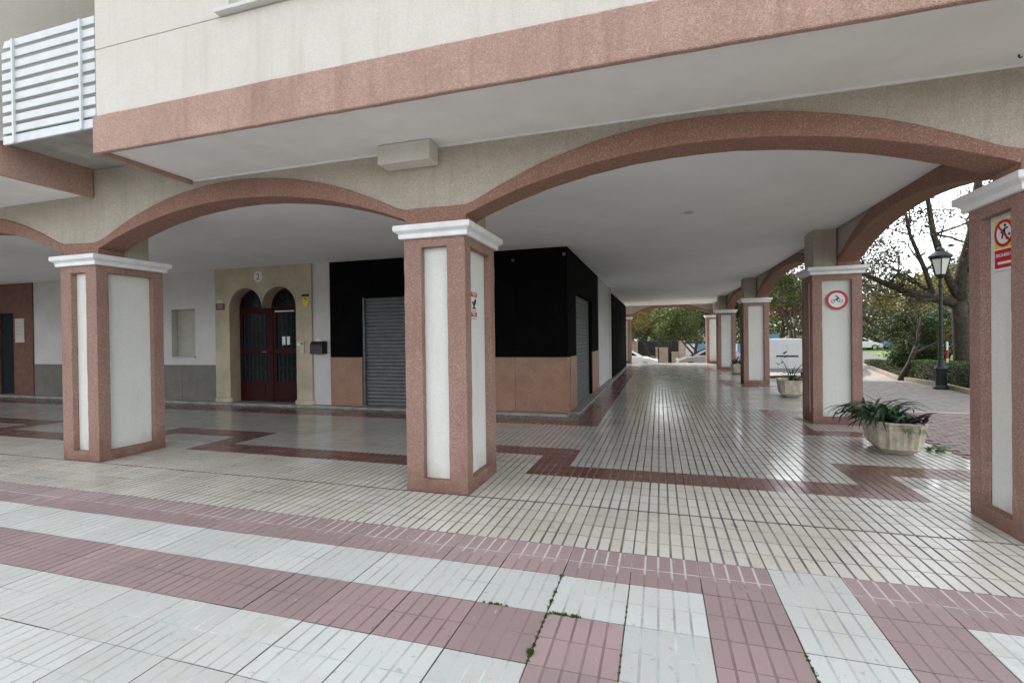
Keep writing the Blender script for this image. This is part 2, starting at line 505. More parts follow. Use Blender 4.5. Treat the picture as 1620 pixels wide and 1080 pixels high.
def ground():
    xs = sorted(set([-300, -120, -60, -30, -21.2, -10, 0, 3.97, 3.985, 4.02] + [4.5 + i * 0.5 for i in range(24)] + [17, 18, 20, 24, 30, 40, 60, 90, 140, 300]))
    ys = sorted(set([-300, -120, -60, -30, -14, -8.05, -8, 0] + [i * 1.0 for i in range(1, 28)] + [23.5, 23.6, 23.7, 30, 35, 40, 50, 70, 100, 160, 300]))
    mb = MB()
    nx = len(xs)
    for y in ys:
        for x in xs:
            inside = x < 3.98 and y < 23.55
            mb.v.append((x, y, -1.4 if inside else gz(x, y) - 0.03))
    for j in range(len(ys) - 1):
        for i in range(nx - 1):
            mb.f.append((j * nx + i, j * nx + i + 1, (j + 1) * nx + i + 1, (j + 1) * nx + i)); mb.m.append(0)
    tag(mb.build('ground', M['asphalt']), kind='structure')

ground()

# ------------------------------------------------------------------ tiled floor
PILLARS = [(-11.31, -10.68), (-6.50, -5.87), (-1.687, -1.058), (3.014, 3.706)]     # along the front, x ranges
SIDE = [(0.0, 0.62), (4.745, 5.352), (11.45, 12.06), (17.95, 18.56), (23.0, 23.6)]  # along the side, y ranges
FLOOR = MB()
FLOOR.box(-21.0, 4.0, -8.0, 23.6, -1.3, -0.010)
FLOOR.box(4.0, 7.0, -8.0, -0.002, -1.3, -0.010)
floor = tag(FLOOR.build('floor', M['joint']), kind='structure')

CLS = {'white': ('t_white', 'g_white'), 'pink': ('t_pink', 'g_pink'), 'lime': ('t_pink', 'g_lime'), 'cream': ('t_cream', 'g_cream'),
       'polish': ('t_polish', 'g_in'), 'red': ('t_red', 'g_red'), 'grey': ('t_grey', 'g_in')}

def tile_verts(inside, x0=0.0, y0=0.0, w=TX, h=TY, nx=5, ny=2, gap=0.0045):
    """ribbed tile: a plate with raised pads, open bottom"""
    mb = MB()
    a, b, c, d = x0 + gap / 2, x0 + w - gap / 2, y0 + gap / 2, y0 + h - gap / 2
    zg = -0.0042 if inside else -0.0020
    mb.quad((a, c, zg), (b, c, zg), (b, d, zg), (a, d, zg), 1)
    for p, q in (((a, c), (b, c)), ((b, c), (b, d)), ((b, d), (a, d)), ((a, d), (a, c))):
        mb.quad((p[0], p[1], -0.012), (q[0], q[1], -0.012), (q[0], q[1], zg), (p[0], p[1], zg), 2)
    gx, gy = (0.0120, 0.0070) if inside else (0.0090, 0.0060)
    pw, ph = (b - a) / nx, (d - c) / ny
    s = 0.0018
    for i in range(nx):
        for j in range(ny):
            l, r_ = a + i * pw + (gx / 2 if i else 0.001), a + (i + 1) * pw - (gx / 2 if i < nx - 1 else 0.001)
            n, f = c + j * ph + (gy / 2 if j else 0.001), c + (j + 1) * ph - (gy / 2 if j < ny - 1 else 0.001)
            lo = [(l, n, zg), (r_, n, zg), (r_, f, zg), (l, f, zg)]
            t = 0.0005
            hi = [(l + s, n + t, 0), (r_ - s, n + t, 0), (r_ - s, f - t, 0), (l + s, f - t, 0)]
            k0 = len(mb.v)
            mb.v += lo + hi
            mb.f.append((k0 + 4, k0 + 5, k0 + 6, k0 + 7)); mb.m.append(0)
            for k in range(4):
                k2 = (k + 1) % 4
                mb.f.append((k0 + k, k0 + k2, k0 + 4 + k2, k0 + 4 + k)); mb.m.append(1)
    return mb

def tile_class(c, k):
    xc, yc = X0 + (c + .5) * TX, (k + .5) * TY
    if k < 0:
        r = -k - 1
        if r < 2: return 'cream'
        if r == 2: return 'white' if c == 6 else 'lime'
        if c == 5 or c == 7: return 'pink'
        if c == 6 or c == 4: return 'white'
        if c == 3: return 'white' if r == 3 else 'pink'
        if c < 3: return 'pink' if r == 4 else 'white'
        if c >= 9: return 'pink' if r >= 4 else 'white'
        return 'white'
    # key pattern that steps round every pillar
    def key():
        if k in (2, 3, 4):
            for m in (-23, -11, 1, 13):               # last column of each detour
                a, b = m - 4, m                        # columns of the detour a..b
                if m == 13: a, b = 9, 20
                if a <= c <= b:
                    return k == 4 or c == b or c == a
            return k == 2
        return False
    if xc < 4.0 and yc < 2.2 and key():
        return 'red'
    if k == 9 and c <= 1: return 'red'
    if c == 1 and 9 <= k <= 48: return 'red'
    if k >= 10 and c <= 0: return 'grey'
    if c >= 9:                                         # detours at the side pillars
        for y0, y1 in SIDE[1:4]:
            k0, k1 = math.floor((y0 - 0.62) / TY), math.floor((y1 + 0.62) / TY)
            if k0 <= k <= k1:
                if k == k0 or k == k1 or c == 9: return 'red'
                return 'polish'
    return 'polish' if k >= 3 else 'cream'

tiles = []
for c in range(-46, 15):
    for k in range(-14, 57):
        x0, y0 = X0 + c * TX, k * TY
        if x0 < -19.5: continue
        x1, y1 = x0 + TX, y0 + TY
        if y1 > 23.58: continue
        if y0 >= 0 and x0 > 3.9: continue
        if y0 < 0 and x0 > 6.5: continue
        w = TX
        if y0 >= 0 and x1 > 3.998: w = 3.998 - x0
        if y0 > 4.6 and x1 < -0.98: continue
        if y0 > 4.55 and x1 < -0.80 and False: continue
        ok, area = False, 0.0
        pr = [project((px, py, 0)) for px, py in ((x0, y0), (x0 + w, y0), (x0 + w, y1), (x0, y1))]
        if all(pr):
            area = abs(sum(pr[i][0] * pr[(i + 1) % 4][1] - pr[(i + 1) % 4][0] * pr[i][1] for i in range(4))) / 2
            cx = min(max(sum(p[0] for p in pr) / 4, 0), 1620); cy = sum(p[1] for p in pr) / 4
            ok = any(-5 < p[0] < 1625 and p[1] < 1085 for p in pr)
        tiles.append((area if ok else 0.0, c, k, w))
tiles.sort(reverse=True)
rt = random.Random(3)
cache = {}
rest = {}
for n, (area, c, k, w) in enumerate(tiles):
    cl = tile_class(c, k)
    inside = k >= -2
    h, yo = TY, 0.0
    if k == -1: h = TY - 0.013
    if k == 0: h, yo = TY - 0.006, 0.006
    jit = Matrix.Translation((X0 + c * TX + rt.uniform(-.0012, .0012), k * TY + yo + rt.uniform(-.0012, .0012), rt.uniform(-.0016, .0004))) @ Matrix.Rotation(rt.uniform(-.0025, .0025), 4, 'Z') @ Matrix.Rotation(rt.uniform(-.002, .002), 4, 'X') @ Matrix.Rotation(rt.uniform(-.002, .002), 4, 'Y')
    key = (cl, inside, round(h, 3), round(w, 3))
    if key not in cache:
        mb = tile_verts(inside, 0, 0, w, h, nx=max(1, round(5 * w / TX)))
        cache[key] = (mb, mb.mesh('tile', [M[CLS[cl][0]], M[CLS[cl][1]], M['joint']]))
    mb, me = cache[key]
    if n < 300 and area > 0:
        o = bpy.data.objects.new('tile', me)
        COL.objects.link(o)
        o.parent = floor
        o.matrix_local = jit
    else:
        t = rest.setdefault('all', MB())
        off = len(t.v)
        mats = list(CLS)
        mi = mats.index(cl) * 3
        t.v += [tuple(jit @ Vector(p)) for p in mb.v]
        t.f += [tuple(off + q for q in f) for f in mb.f]
        t.m += [mi + x for x in mb.m]
mlist = []
for cl in CLS:
    mlist += [M[CLS[cl][0]], M[CLS[cl][1]], M['joint']]
tag(rest['all'].build('tile_field', mlist, floor), kind='stuff')

box('expansion_joint', M['gate'], floor, -20.9, 3.99, -0.0145, 0.0045, -0.0105, -0.0035)

# pavers outside the arcade
pv = MB()
rp = random.Random(5)
for j in range(0, 150):
    y = 0.02 + j * 0.104
    for i in range(-1, 21):
        x = 4.03 + i * 0.205 + (0.1 if j % 2 else 0)
        if x < 4.02 or x > 7.72 + max(0, (y - 10.57)) * 0.224: continue
        z = gz(x + .1, y + .05) + rp.uniform(-.002, .002)
        mi = 2 if 6.38 < y < 6.52 else (0 if y < 6.4 else 1)
        z2 = gz(x + .1, y + .154)
        k0 = len(pv.v)
        zz = (z, z, z2 + z - gz(x + .1, y + .05), z2 + z - gz(x + .1, y + .05))
        cr = [(x, y), (x + .199, y), (x + .199, y + .098), (x, y + .098)]
        pv.v += [(a, b, q - .03) for (a, b), q in zip(cr, zz)] + [(a + sx * .004, b + sy * .004, q) for (a, b), q, sx, sy in zip(cr, zz, (1, -1, -1, 1), (1, 1, -1, -1))]
        pv.f.append((k0 + 4, k0 + 5, k0 + 6, k0 + 7)); pv.m.append(mi)
        for k in range(4):
            k2 = (k + 1) % 4
            pv.f.append((k0 + k, k0 + k2, k0 + 4 + k2, k0 + 4 + k)); pv.m.append(mi)
pave_base = MB()
ys = [0.0 + i * 0.8 for i in range(46)]
for a, b in zip(ys[:-1], ys[1:]):
    def xe(y): return 7.8 + max(0, (y - 10.57)) * 0.224
    pave_base.quad((4.001, a, gz(4.1, a) - .018), (xe(a), a, gz(xe(a), a) - .018), (xe(b), b, gz(xe(b), b) - .018), (4.001, b, gz(4.1, b) - .018))
pavement = tag(pave_base.build('pavement', M['paver_grey']), kind='structure')
tag(pv.build('paver', [M['paver_pink'], M['paver_grey'], M['paver_pale']], pavement), kind='stuff')

# ------------------------------------------------------------------ building
bld = empty('apartment_building', (0, 0, 0), 0, 'cream apartment building standing on terracotta arches and square pillars', 'building')

def pillar(name, x0, x1, y0, y1, bays=((0, 1, 2, 3))):
    """frame with four recessed panels and a stepped white capital"""
    H = 2.40; rec = 0.065
    w, d = x1 - x0, y1 - y0
    mb = MB()
    faces = [((x0, y0), (1, 0), (0, 1), w), ((x1, y0), (0, 1), (-1, 0), d), ((x1, y1), (-1, 0), (0, -1), w), ((x0, y1), (0, -1), (1, 0), d)]
    pans = []
    for (ox, oy), (ux, uy), (nx_, ny_), L in faces:
        m = 0.14 if (L < 0.625 or L > 0.64) else 0.182
        mb_, mt = 0.12, 0.085
        P = lambda u, z, dd=0.0: (ox + ux * u + nx_ * dd, oy + uy * u + ny_ * dd, z)
        o = [(0, 0), (L, 0), (L, H), (0, H)]
        n = [(m, mb_), (L - m, mb_), (L - m, H - mt), (m, H - mt)]
        for k in range(4):
            k2 = (k + 1) % 4
            mb.quad(P(*o[k]), P(*o[k2]), P(*n[k2]), P(*n[k]))
            mb.quad(P(*n[k]), P(*n[k2]), P(*n[k2], rec), P(*n[k], rec))
        pm = MB()
        pm.prism([(m - .002, mb_ - .002), (L - m + .002, mb_ - .002), (L - m + .002, H - mt + .002), (m - .002, H - mt + .002)], lambda u, v, wv: P(u, v, wv), rec + .035, rec + .003)
        pans.append(pm)
    mb.quad((x0, y0, H), (x1, y0, H), (x1, y1, H), (x0, y1, H))
    # weld so that the bevel works
    p = mb.build('pillar', M['red'], bld)
    import bmesh
    bm = bmesh.new(); bm.from_mesh(p.data); bmesh.ops.remove_doubles(bm, verts=bm.verts, dist=1e-5); bmesh.ops.recalc_face_normals(bm, faces=bm.faces); bm.to_mesh(p.data); bm.free()
    if y0 < 6: roughen(p, .09, .0055)
    b = p.modifiers.new('bevel', 'BEVEL'); b.width = 0.012; b.segments = 3; b.limit_method = 'ANGLE'; b.angle_limit = R(40)
    for pm in pans:
        pm.build('panel', M['panel'], p)
    cp = MB()
    prof = [(0.0, 2.398), (0.030, 2.398), (0.036, 2.404), (0.036, 2.438), (0.046, 2.450), (0.060, 2.458), (0.072, 2.468), (0.076, 2.474), (0.076, 2.516), (0.072, 2.522), (0.0, 2.524)]
    i0 = 0
    for o, z in prof:
        cp.v += [(x0 - o, y0 - o, z), (x1 + o, y0 - o, z), (x1 + o, y1 + o, z), (x0 - o, y1 + o, z)]
    for j in range(len(prof) - 1):
        for k in range(4):
            k2 = (k + 1) % 4
            cp.f.append((j * 4 + k, j * 4 + k2, j * 4 + 4 + k2, j * 4 + 4 + k)); cp.m.append(0)
    cp.f.append(tuple((len(prof) - 1) * 4 + k for k in range(4))); cp.m.append(0)
    cp.build('capital', M['cap'], p)
    return p

for x0, x1 in PILLARS[:3]:
    pillar('pillar', x0, x1, 0.0, 0.825)
pillar('pillar', *PILLARS[3], *SIDE[0])
for y0, y1 in SIDE[1:]:
    pillar('pillar', *PILLARS[3], y0, y1)
pillar('pillar', -1.46, -0.83, 23.0, 23.6)

def arch_wall(u0, u1, piers, top, F, depth0, depth1, zs=2.524, apex=3.0, extra=()):
    """F(u, d, z) -> xyz; piers: list of (a,b) in u; band proud of the wall above it"""
    bays = []
    for (a, b), (c, d) in zip(piers[:-1], piers[1:]):
        bays.append((b, c))
    us = [u0, u1]
    for a, b in piers:
        us += [a, b]
    for a, b in bays:
        us += [a + (b - a) * i / 40 for i in range(1, 40)]
    us += list(extra)
    us = sorted(set(u for u in us if u0 <= u <= u1))
    def arc(u, z_edge, z_top, a, b):
        h = (b - a) / 2; r = z_top - z_edge
        RR = (h * h + r * r) / (2 * r)
        t = u - (a + b) / 2
        return z_top - RR + math.sqrt(max(RR * RR - t * t, 0))
    def lower(u, side):
        for a, b in bays:
            if a < u < b or (u == a and side > 0) or (u == b and side < 0):
                return arc(u, 2.595, apex, a, b)
        return zs
    def upper(u):
        z = 2.675
        for a, b in bays:
            if a - 0.35 < u < b + 0.35:
                t = arc(u, 2.665, apex + 0.205, a, b)
                z = max(z, t) + 0.02 * math.exp(-((t - z) / 0.04) ** 2) if t > 2.5 else z
        return z
    band, wall = MB(), MB()
    D0, D1 = depth0, depth1
    e = 0.022
    for a, b in zip(us[:-1], us[1:]):
        la, lb = lower(a, 1), lower(b, -1)
        ua, ub = upper(a), upper(b)
        for d, flip in ((D0, False), (D1, True)):
            q = [F(a, d, la), F(b, d, lb), F(b, d, ub), F(a, d, ua)]
            band.quad(*(q if not flip else q[::-1]))
        band.quad(F(a, D1, la), F(b, D1, lb), F(b, D0, lb), F(a, D0, la))
        band.quad(F(a, D0, ua), F(b, D0, ub), F(b, D1, ub), F(a, D1, ua))
        ta = top(0.5 * (a + b))
        for d, flip in ((D0 + e, False), (D1 - e, True)):
            q = [F(a, d, ua), F(b, d, ub), F(b, d, ta), F(a, d, ta)]
            wall.quad(*(q if not flip else q[::-1]))
        wall.quad(F(a, D0 + e, ta), F(b, D0 + e, ta), F(b, D1 - e, ta), F(a, D1 - e, ta))
    for u in us:
        l1, l2 = lower(u, -1), lower(u, 1)
        if abs(l1 - l2) > 1e-4:
            lo, hi = min(l1, l2), max(l1, l2)
            band.quad(F(u, D0, lo), F(u, D1, lo), F(u, D1, hi), F(u, D0, hi))
    for u in (u0, u1):
        band.quad(F(u, D0, zs), F(u, D1, zs), F(u, D1, upper(u)), F(u, D0, upper(u)))
        wall.quad(F(u, D0 + e, upper(u)), F(u, D1 - e, upper(u)), F(u, D1 - e, top(u)), F(u, D0 + e, top(u)))
    import bmesh
    for mb, nm, mt in ((band, 'arch_band', M['band']), (wall, 'arch_wall', M['beige'])):
        o = mb.build(nm, mt, bld)
        bm = bmesh.new(); bm.from_mesh(o.data); bmesh.ops.remove_doubles(bm, verts=bm.verts, dist=1e-5); bmesh.ops.recalc_face_normals(bm, faces=bm.faces); bm.to_mesh(o.data); bm.free()
        if nm == 'arch_band':
            roughen(o, .16, .006)
            b = o.modifiers.new('bevel', 'BEVEL'); b.width = 0.010; b.segments = 2; b.limit_method = 'ANGLE'; b.angle_limit = R(50)

def top_front(u):
    return 3.56 if -5.955 < u < -4.405 else 3.268
arch_wall(-16.5, 3.680, [(-16.5, -15.49)] + PILLARS, top_front, lambda u, d, z: (u, d, z), 0.03, 0.33, extra=(-5.955, -4.405))
box('cornice_bead', M['soffit'], bld, -4.36, 3.68, 0.036, 0.051, 3.250, 3.2675)
arch_wall(0.345, 23.57, SIDE, lambda u: 3.268, lambda u, d, z: (3.675 - d, u, z), 0.0, 0.30)
arch_wall(-1.44, 3.36, [(-1.46, -0.83), (3.36, 3.60)], lambda u: 3.268, lambda u, d, z: (u, 23.57 - d, z), 0.0, 0.30)

# short stubs that carry the ceiling behind the arches
for x0, x1 in PILLARS[:3]:
    box('pillar_stub', M['beige'], bld, x0 + .05, x1 - .03, 0.332, 0.66, 2.525, 3.129)
for y0, y1 in SIDE[1:4]:
    box('pillar_stub', M['beige'], bld, 3.05, 3.373, y0 + .05, y1 - .05, 2.525, 3.129)
    
box('ceiling', M['ceiling'], bld, -21.0, 3.372, 0.334, 23.262, 3.130, 3.262)
# overhanging storey: soffit, terracotta fascia, cream walls
def bay_volume(x0, x1, ztop):
    box('soffit', M['soffit'], bld, x0 + .052, x1 - .052, -0.878, 0.051, 3.268, 3.33)
    f = MB()
    f.box(x0, x1, -0.93, -0.88, 3.222, 3.572)
    f.box(x0, x0 + .05, -0.88, 0.049, 3.222, 3.572)
    f.box(x1 - .05, x1, -0.88, 0.049, 3.222, 3.572)
    roughen(f.build('fascia', M['fascia'], bld, 0.012), .14, .005)
    return f
bay_volume(-4.42, 3.74, 14)
bay_volume(-14.2, -5.95, 14)
uw = MB()
WX0, WX1, WZ0, WZ1 = -2.80, -1.50, 4.225, 5.45
zb = [3.575, 4.185, 4.200]
uw.box(-4.40, 3.72, -0.905, -0.60, 3.5725, 4.192)
uw.box(-4.395, 3.715, -0.899, -0.60, 4.192, 4.202)
uw.box(-4.40, WX0, -0.905, -0.60, 4.202, 14.0)
uw.box(WX1, 3.72, -0.905, -0.60, 4.202, 14.0)
uw.box(WX0, WX1, -0.905, -0.60, WZ1, 14.0)
uw.box(-4.40, 3.72, -0.60, 0.9, 3.58, 14.0)
uw.build('upper_wall', M['cream'], bld, 0.004)
uw2 = MB()
uw2.box(-14.18, -5.97, -0.905, 0.9, 3.5725, 14.0)
uw2.box(-21.0, 3.70, 0.9, 23.55, 3.30, 14.0)
uw2.build('upper_wall', M['cream'], bld)
# first-floor window
win = box('window', M['whitepaint'], bld, WX0, WX0 + .07, -0.80, -0.74, WZ0 + .012, WZ1)
box('window_frame', M['whitepaint'], win, WX0 + .07, WX1, -0.80, -0.74, WZ0 + .012, WZ0 + .085, 0.006)
box('pane', M['glass'], win, WX0 + .07, WX1, -0.775, -0.765, WZ0 + .085, WZ1)
box('mullion', M['whitepaint'], win, -2.18, -2.10, -0.812, -0.74, WZ0 + .085, WZ1, 0.006)
box('window_sill', M['panel'], win, WX0 - .10, WX1 + .10, -0.965, -0.606, 4.203, 4.235, 0.004)
# balcony between the two volumes
bal = box('balcony', M['balcony'], bld, -5.945, -4.425, -0.86, 0.35, 3.565, 3.68)
box('back_wall', M['cream'], bld, -5.965, -4.405, 0.80, 0.899, 3.58, 14.0)
rail = box('railing', M['railpaint'], bld, -5.600, -5.574, -0.912, -0.8925, 3.49, 4.53)
box('post', M['railpaint'], rail, -4.620, -4.594, -0.912, -0.8925, 3.49, 4.53)
for i in range(10):
    z = 3.49 + i * 0.1085
    zz0, zz1 = z, z + (0.073 if i else 0.085)
    s = MB()
    cut = 0.05 if i == 9 else 0.0
    s.prism([(-5.78 + cut * .3, zz0), (-4.43, zz0), (-4.43, zz1), (-5.78 + cut, zz1)], lambda u, v, w: (u, w, v), -0.868, -0.892)
    s.build('slat', M['railpaint'], rail, 0.004)
# concrete box under the soffit
box('beam_end', M['cream'], bld, -1.87, -1.33, -0.15, 0.05, 3.085, 3.266, 0.012)

# ------------------------------------------------------------------ back wall, door, shop
YW = 4.72
bw = MB()
bw.box(-15.75, -10.75, YW, YW + .3, 0.90, 3.13)
back = box('wall', M['wallwhite'], bld, -15.75, -14.35, YW, YW + .25, 0.90, 3.129)
box('wall', M['wallwhite'], bld, -13.5, -10.73, YW, YW + .25, 0.90, 3.129)
box('wall', M['wallwhite'], bld, -14.35, -13.5, YW, YW + .25, 2.08, 3.129)
box('wall', M['wallwhite'], bld, -10.73, -9.98, YW, YW + .25, 0.90, 1.07)
box('wall', M['wallwhite'], bld, -10.73, -9.98, YW, YW + .25, 2.24, 3.129)
box('wall', M['wallwhite'], bld, -9.98, -9.305, YW, YW + .25, 0.90, 3.129)
box('wall', M['wallwhite'], bld, -6.60, -6.165, YW, YW + .25, 0.05, 3.129)
for a, b in ((-15.75, -14.35), (-14.35, -12.9), (-12.9, -11.5), (-11.5, -10.4), (-10.4, -9.305)):
    box('dado_panel', M['dado'], bld, a + .003, b - .003, YW - .012, YW + .2, 0.05, 0.895, 0.003)
def blind_window(x0, x1, z0, z1):
    w = box('shuttered_window', M['blind'], bld, x0, x1, YW + .165, YW + .22, z0, z1)
    n = int((z1 - z0) / 0.055)
    for i in range(n):
        z = z0 + i * (z1 - z0) / n
        box('slat', M['blind'], w, x0 + .012, x1 - .004, YW + .145, YW + .163, z + .003, z + (z1 - z0) / n - .003, 0.004)
    box('sill', M['wallwhite'], w, x0 - .02, x1 + .02, YW - .03, YW + .16, z0 - .03, z0 - .001, 0.004)
blind_window(-10.73, -9.98, 1.10, 2.24)
blind_window(-14.35, -13.5, 0.93, 2.08)
box('wall', M['brownred'], bld, -16.55, -15.75, YW - .03, YW + .25, 0.05, 3.129)
box('wall', M['brownred'], bld, -18.2, -16.55, YW - .03, YW + .25, 2.32, 3.129)
box('wall', M['brownred'], bld, -21.0, -18.2, YW - .03, YW + .25, 0.05, 3.129)
sd = box('shop_door', M['glass'], bld, -18.2, -16.55, YW + .10, YW + .14, 0.1, 2.32)
box('door_frame', M['brownred'], sd, -16.63, -16.55, YW + .06, YW + .10, 0.05, 2.32)
box('door_frame', M['brownred'], sd, -17.42, -17.34, YW + .06, YW + .10, 0.05, 2.32)
box('plinth', M['plinth'], bld, -21.0, -0.975, YW - .17, YW + .24, -0.005, 0.048, 0.006)

# stone door surround with twin arches
sr = MB()
DX0, DX1, DXM = -9.30, -6.605, -7.945
OL, OR = -8.88, -7.01
ZC, RA = 2.20, (OR - OL) / 4
def sy(u, v, w): return (u, w, v)
Y0, Y1 = YW - .05, YW + .30
sr.box(DX0, OL, Y0, Y1, 0.048, ZC); sr.box(OR, DX1, Y0, Y1, 0.048, ZC)
n = 20
for cx in (OL + RA, OR - RA):
    for i in range(n):
        a0, a1 = math.pi * (1 - i / n), math.pi * (1 - (i + 1) / n)
        xa, za = cx + RA * math.cos(a0), ZC + RA * math.sin(a0)
        xb, zb_ = cx + RA * math.cos(a1), ZC + RA * math.sin(a1)
        sr.quad((xa, Y0, za), (xb, Y0, zb_), (xb, Y0, 3.129), (xa, Y0, 3.129))
        sr.quad((xa, Y1, za), (xb, Y1, zb_), (xb, Y0, zb_), (xa, Y0, za))
sr.box(DX0, OL, Y0, Y1, ZC, 3.129); sr.box(OR, DX1, Y0, Y1, ZC, 3.129)
surround = sr.build('door_surround', M['stone'], bld)
for x0, x1 in ((DX0 - .02, OL + .035), (OR - .035, DX1 + .02)):
    cb = MB(); cb.lathe([(0.001, 0.05), (0.25, 0.05), (0.255, 0.09), (0.245, 0.13), (0.22, 0.15), (0.001, 0.15)], 20, ((x0 + x1) / 2, YW - .02, 0), 0, 1, 0.45)
    cb.build('column_base', M['stone'], surround, smooth=False)
# dark lobby behind the door
lob = MB()
lob.box(OL - .3, OR + .3, YW + 2.2, YW + 2.3, 0, 3.1)
lob.box(OL - .4, OL - .3, YW + .3, YW + 2.3, 0, 3.1); lob.box(OR + .3, OR + .4, YW + .3, YW + 2.3, 0, 3.1)
lob.build('lobby_wall', M['dado'], bld)

door = box('entrance_door', M['darkred'], bld, DXM - .045, DXM + .045, YW + .225, YW + .29, 0.06, ZC + .02)
dy0, dy1 = YW + .235, YW + .28
def leaf(x0, x1):
    b = MB()
    b.box(x0, x0 + .085, dy0, dy1, 0.06, ZC); b.box(x1 - .085, x1, dy0, dy1, 0.06, ZC)
    for z0, z1 in ((0.06, 0.50), (1.16, 1.27), (2.09, ZC)):
        b.box(x0 + .085, x1 - .085, dy0 + .002, dy1 - .002, z0, z1)
    lf = b.build('door_leaf', M['darkred'], door, 0.004)
    box('pane', M['glass'], door, x0 + .085, x1 - .085, dy1 - .014, dy1 - .008, 0.50, 2.09)
    for zlo, zhi in ((0.50, 1.16), (1.27, 2.09)):
        nb = 6
        for i in range(nb):
            xx = x0 + .085 + (x1 - x0 - .17) * (i + .5) / nb
            t = MB(); t.tube([(xx, dy0 + .012, zlo), (xx, dy0 + .012, zhi)], [.008, .008], 6)
            t.build('grille_bar', M['iron'], door)
        for i in range(nb - 1):
            xx = x0 + .085 + (x1 - x0 - .17) * (i + 1) / nb
            zc = (zlo + zhi) / 2
            t = MB(); t.tube([(xx + .03 * math.cos(a), dy0 + .012, zc + .03 * math.sin(a)) for a in [k * math.pi / 4 for k in range(9)]], [.005] * 9, 5)
            t.build('scroll', M['iron'], door)
    box('kick_panel', M['darkred'], door, x0 + .15, x1 - .15, dy0 - .012, dy0 - .001, 0.14, 0.42, 0.006)
leaf(OL + .002, DXM - .046)
leaf(DXM + .046, OR - .002)
# arched fanlights
for cx in (OL + RA, OR - RA):
    b = MB()
    m = 24
    for i in range(m):
        a0, a1 = math.pi * i / m, math.pi * (i + 1) / m
        pts = [(cx + r * math.cos(a), ZC + .004 + r * math.sin(a)) for a, r in ((a0, RA - .06), (a0, RA - .001), (a1, RA - .001), (a1, RA - .06))]
        b.prism(pts, sy, dy1, dy0)
    b.box(cx - RA + .001, cx + RA - .001, dy0 + .001, dy1 - .001, ZC + .004, ZC + .06)
    b.build('fanlight_frame', M['darkred'], door)
    g = MB(); g.poly([(cx + (RA - .05) * math.cos(math.pi * i / m), dy1 - .01, ZC + .03 + (RA - .06) * math.sin(math.pi * i / m)) for i in range(m + 1)])
    g.build('pane', M['glass'], door)
    for i in range(1, 6):
        a = math.pi * i / 6
        t = MB(); t.tube([(cx + r * math.cos(a), dy0 + .012, ZC + .06 + r * math.sin(a)) for r in (.10, RA - .07)], [.007, .007], 6)
        t.build('grille_bar', M['iron'], door)
    t = MB(); t.tube([(cx + .10 * math.cos(math.pi * k / 8), dy0 + .012, ZC + .06 + .10 * math.sin(math.pi * k / 8)) for k in range(9)], [.007] * 9, 6)
    t.build('scroll', M['iron'], door)
t = MB(); t.tube([(DXM - .10, dy0, 1.19), (DXM - .10, dy0 - .05, 1.20), (DXM - .24, dy0 - .055, 1.20)], [.012, .012, .010], 8)
t.build('handle', M['steel'], door)
box('closer_rail', M['steel'], door, DXM + .12, DXM + .66, dy0 - .03, dy0 - .002, 2.115, 2.145, 0.004)
for dx in (0.30, 0.43):
    box('paper_notice', M['whitepaint'], door, DXM + dx, DXM + dx + .085, dy0 - .004, dy0 - .001, 1.36, 1.55)

# shop: marble below, black cladding above, roller shutters
XS = -0.97
def marble():
    m, nt, b = new_mat('red_marble')
    p = pos(nt)
    big = noise(nt, 3.0, 7, 0.65, p)
    c = mixrgb(nt, ramp(nt, big, 0.3, 0.7), (0.23, 0.11, 0.07), (0.34, 0.19, 0.12))
    v = N(nt, 'ShaderNodeTexVoronoi', Scale=4.5); v.feature = 'DISTANCE_TO_EDGE'
    wv = nt.nodes.new('ShaderNodeVectorMath'); wv.operation = 'ADD'
    nn = N(nt, 'ShaderNodeTexNoise', Scale=3.0, Detail=4.0); nt.links.new(p, nn.inputs['Vector'])
    nt.links.new(p, wv.inputs[0]); nt.links.new(nn.outputs['Color'], wv.inputs[1])
    nt.links.new(wv.outputs[0], v.inputs['Vector'])
    c = mixrgb(nt, ramp(nt, v.outputs['Distance'], 0.0, 0.015, 0.55, 0), c, (0.42, 0.32, 0.24))
    nt.links.new(c, b.inputs['Base Color'])
    b.inputs['Roughness'].default_value = 0.35
    return m
M['marble'] = marble()
shop = box('shop_front', M['black'], bld, -6.160, -5.37, YW, YW + .25, 1.085, 3.129)
box('black_panel', M['black'], shop, -5.37, -3.0, YW, YW + .25, 2.34, 3.129)
for a, b in ((-3.0, -1.98), (-1.98, XS)):
    box('black_panel', M['black'], shop, a + .002, b - .002 if b < XS else b, YW, YW + .25, 1.085, 3.129)
mp = [(-6.158, -5.372), (-2.998, -2.0), (-1.996, XS)]
for a, b in mp:
    box('marble_panel', M['marble'], shop, a, b, YW - .012, YW + .2, 0.05, 1.08, 0.003)
box('marble_panel', M['marble'], shop, XS - .2, XS + .012, YW + .202, 5.66, 0.05, 1.08, 0.003)
box('black_panel', M['black'], shop, XS - .2, XS, YW + .252, 5.66, 1.085, 3.129)
box('black_panel', M['black'], shop, XS - .2, XS, 5.662, 8.05, 2.345, 3.129)
box('black_panel', M['black'], shop, XS - .2, XS, 8.052, 9.42, 1.085, 3.129)
box('marble_panel', M['marble'], shop, XS - .2, XS + .012, 8.052, 9.42, 0.05, 1.08, 0.003)
box('side_step', M['plinth'], shop, XS - .2, XS + .17, YW + .24, 20.1, -0.005, 0.03, 0.006)
